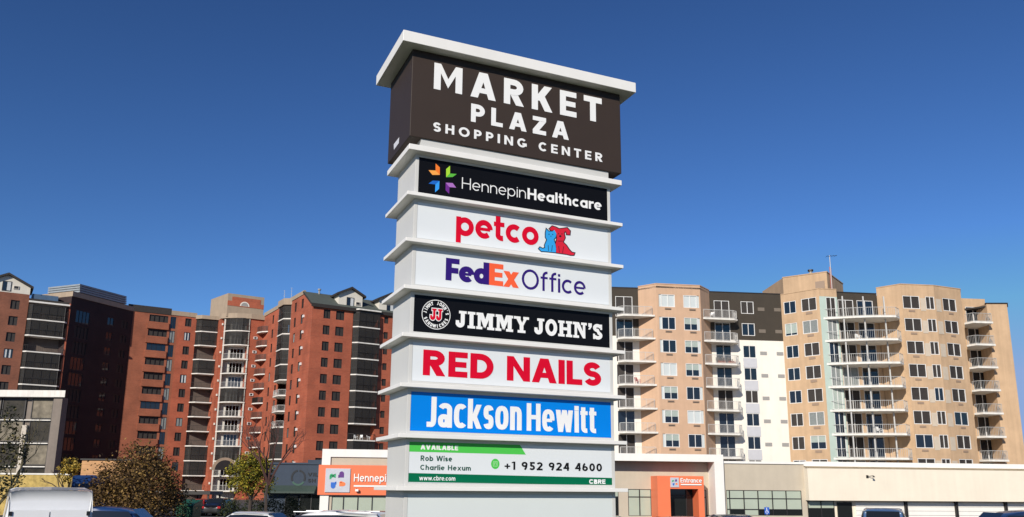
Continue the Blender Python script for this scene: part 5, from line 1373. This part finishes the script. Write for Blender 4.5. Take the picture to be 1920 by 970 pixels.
car('parked_car', 'white saloon car parked in front of the navy shop', 470, 36.5, R(172), WP, 4.7, 1.8, 1.47)  # the shop's navy is shade put into its colour
car('parked_car', 'white estate car with silver roof rails below the orange sign', 607, 27, R(176), WP, 4.8, 1.9, 1.80, 'suv', True)
car('parked_car', 'black four wheel drive car beside the foot of the pylon sign', 706, 34.5, R(95), BP, 4.6, 1.9, 1.60, 'suv', True)
car('parked_car', 'dark car standing under the carport', 412, 75, R(90), BP, 4.5, 1.8, 1.5)
car('parked_car', 'dull red car standing under the carport', 375, 75, R(90), RP, 4.5, 1.8, 1.42)
car('parked_car', 'black car in front of the black framed window strip', 1362, 33, R(88), BP, 4.6, 1.85, 1.62, 'suv')
car('parked_car', 'bright red car in front of the orange entrance portal', 1282, 35, R(4), RP, 4.5, 1.8, 1.46)
car('parked_car', 'black saloon half hidden by the right side of the pylon sign', 1140, 33, R(3), BP, 4.6, 1.8, 1.50)
car('parked_car', 'navy car before the cream shop near the right edge', 1900, 28, R(178), NP, 4.7, 1.85, 1.95, 'suv')
car('parked_car', 'steel blue car before the white garage doors', 1655, 36, R(66), cpaint('car_steel_blue', (.07, .13, .24)), 4.6, 1.85, 1.85, 'suv')
car('parked_car', 'dark blue car under the round brown tree', 222, 30, R(6), NB, 4.6, 1.85, 1.78, 'suv')
car('delivery_van', 'white delivery van below the yellow wall', 92, 24, R(119), VW, 5.4, 2.25, 2.42, 'van', cat='van')
car('delivery_van', 'blue delivery van behind the white van', 165, 46, R(-63), NB, 5.2, 2.0, 3.0, 'van', cat='van')
# ------------------------------------------------------------------ skip and accessible parking sign
p = at(354, 950, 50)
dp = thing('waste_container', 'green waste container beside the round brown tree', 'waste container', (p.x, 50, GZ))
DGN = mat('container_green', (.010, .085, .040), .55, noise=.15, nscale=2)
mb = MB(); x = p.x; mb.hexa([(x - .42, 49.5, GZ + .2), (x + .42, 49.5, GZ + .2), (x + .42, 50.7, GZ + .2), (x - .42, 50.7, GZ + .2)], [(x - .5, 49.35, GZ + 1.35), (x + .5, 49.35, GZ + 1.35), (x + .5, 50.8, GZ + 1.35), (x - .5, 50.8, GZ + 1.35)], DGN)
for i in range(4): mb.box(x - .46 + i * .28, x - .40 + i * .28, 49.36, 49.44, GZ + .4, GZ + 1.3, DGN)
mb.build('bin', dp)
mb = MB(); mb.hexa([(x - .53, 49.3, GZ + 1.36), (x + .53, 49.3, GZ + 1.36), (x + .53, 50.85, GZ + 1.36), (x - .53, 50.85, GZ + 1.36)], [(x - .5, 49.4, GZ + 1.48), (x + .5, 49.4, GZ + 1.48), (x + .5, 50.75, GZ + 1.72), (x - .5, 50.75, GZ + 1.72)], DGN); mb.build('lid', dp)
for sx in (-.35, .35):
    for yy in (49.7, 50.5):
        m = MB(); m.tube((x + sx - .04, yy, GZ + .1), (x + sx + .04, yy, GZ + .1), .1, .1, TYRE, 12); m.build('wheel', dp)
p = at(1438, 958, 60)
ds = thing('parking_sign', 'blue accessible parking sign on a thin post', 'sign', (p.x, 60, GZ))
mb = MB(); mb.tube((p.x, 60.03, GZ), (p.x, 60.03, p.z + .3), .03, .03, GRILLE, 8); mb.build('post', ds)
PD2 = Plane((p.x - .17, 60), (1, 0)); mb = MB(); mb.pbox(PD2, 0, .34, p.z - .24, p.z + .24, -.01, .01, mat('sign_blue', (.02, .10, .45), .4)); pl_ = mb.build('plate', ds)
mb = MB()
def dsk(cx, cz, r, o): mb.poly([PD2.w(cx + r * math.cos(a * .5236), cz + r * math.sin(a * .5236), o) for a in range(12)], LB)
dsk(.15, p.z + .17, .032, .013)
for k_ in (band([(.15, p.z + .12), (.155, p.z - .02), (.235, p.z - .02), (.265, p.z - .13)], .03), band(arc(.165, p.z - .08, .09, .09, 120, 320, 10), .022), band([(.15, p.z + .05), (.22, p.z + .05)], .025)):
    for i in range(len(k_[1]) - 1): mb.poly([PD2.w(q_[0], q_[1], .014) for q_ in (k_[1][i], k_[1][i + 1], k_[2][i + 1], k_[2][i])], LB)
mb.build('wheelchair_symbol', pl_)

if True:
    # doors, handles and hinges on the back of the white van
    van = [o for o in bpy.data.objects if o.name.startswith('delivery_van') and 'white' in o['label']][0]
    for sy in (-1, 1):
        q = MB(); q.box(-2.76, -2.70, sy * .44 - .425, sy * .44 + .425, .55, 1.88, VW)
        q.box(-2.785, -2.755, sy * .12 - .03, sy * .12 + .03, 1.1, 1.35, BP)
        for zz in (.8, 1.35, 1.8): q.box(-2.79, -2.74, sy * .86 - .04, sy * .86 + .04, zz - .05, zz + .05, BP)
        o = bpy.data.objects.new('rear_door', q.mesh('rear_door')); col.objects.link(o); o.parent = van
# ------------------------------------------------------------------ chairs and flower boxes on the balconies
CHM = {}
def chair_mesh(m):
    if m.name in CHM: return CHM[m.name]
    out = []
    q = MB(); q.box(-.24, .24, -.24, .24, .40, .45, m); out.append(('seat', q.mesh('seat')))
    q = MB(); q.hexa([(-.24, .20, .45), (.24, .20, .45), (.24, .24, .45), (-.24, .24, .45)], [(-.22, .32, .92), (.22, .32, .92), (.22, .36, .92), (-.22, .36, .92)], m); out.append(('backrest', q.mesh('backrest')))
    for sx in (-1, 1):
        q = MB(); q.box(sx * .24 - .025, sx * .24 + .025, -.22, .24, .62, .66, m); q.box(sx * .24 - .02, sx * .24 + .02, -.22, -.18, .45, .62, m); out.append(('armrest', q.mesh('armrest')))
        for sy in (-1, 1):
            q = MB(); q.box(sx * .21 - .025, sx * .21 + .025, sy * .21 - .025, sy * .21 + .025, 0, .40, m); out.append(('leg', q.mesh('leg')))
    CHM[m.name] = out; return out
def chair(m, label, x, y, z, rz, group=None):
    t = thing('patio_chair', label, 'chair', (x, y, z), group); t.rotation_euler = (0, 0, rz)
    for nm, me in chair_mesh(m):
        o = bpy.data.objects.new(nm, me); col.objects.link(o); o.parent = t
CWH, CRD, CDK = mat('white_plastic', (.72, .72, .70), .5), mat('red_plastic', (.42, .06, .05), .5), mat('dark_wicker', (.05, .04, .035), .7)
for i, (u, o, rz) in enumerate(((9.2, -.2, .4), (10.1, .15, -.5), (11.6, -.1, .9))):
    q = PR.w(u, 28.0 - 2.85 * 7, o); chair(CWH, 'white plastic chair on the open balcony of the dormered brick block', q[0], q[1], q[2], rz + .56, 'chairs on the open brick balcony')
chair(CRD, 'red chair on a peach block balcony right of the pylon sign', 15.6, 102.9, 21.4 - 2.9 * 3, .6)
chair(CWH, 'white chair on the topmost balcony beside the brown wall', 25.6, 104.6, 21.4, -.4)
for i, X in enumerate((26.2, 27.0, 27.7)):
    chair(CDK, 'dark wicker chair on the balcony with red flower boxes', X, 104.9, 21.4 - 2.9 * 2, .3 * i, 'wicker chairs above the flower boxes')
FLW = mat('red_geranium', (.42, .06, .035), .8, noise=.4, nscale=12)
TER = mat('terracotta', (.34, .13, .07), .85)
for i, (xa, ya) in enumerate(((26.0, 104.05), (27.3, 104.25))):
    zz = 21.4 - 2.9 * 2; P = Plane((xa, ya), (4.15, .65)); t = thing('flower_box', 'long terracotta flower box with red blooms on a peach block balcony', 'flower box', (xa, ya, zz), 'flower boxes on one balcony')
    q = MB(); q.pbox(P, 0, 1.05, zz, zz + .22, -.3, -.08, TER); q.build('planter', t)
    q = MB(); leafcloud(q, [(Vector(P.w(.1 + .1 * j, zz + .30, -.19)), .13) for j in range(10)], 160, .05, [FLW, FLW, HD[1]]); q.build('flowers', t)
for i in range(NF):
    if i in (1, 4, 5):
        chair(CWH if i != 4 else CDK, {1: 'white chair on the second balcony from the top of the curved stack', 4: 'dark chair halfway down the curved balcony stack', 5: 'white chair low on the curved balcony stack'}[i], 43.2 + .4 * i, 103.4, 21.4 - 2.9 * i, .5)
# ------------------------------------------------------------------ lift everything so the car park is at zero
for o in list(col.objects):
    if o.parent is None and o.type not in ('CAMERA', 'LIGHT'):
        o.location.z += EYE
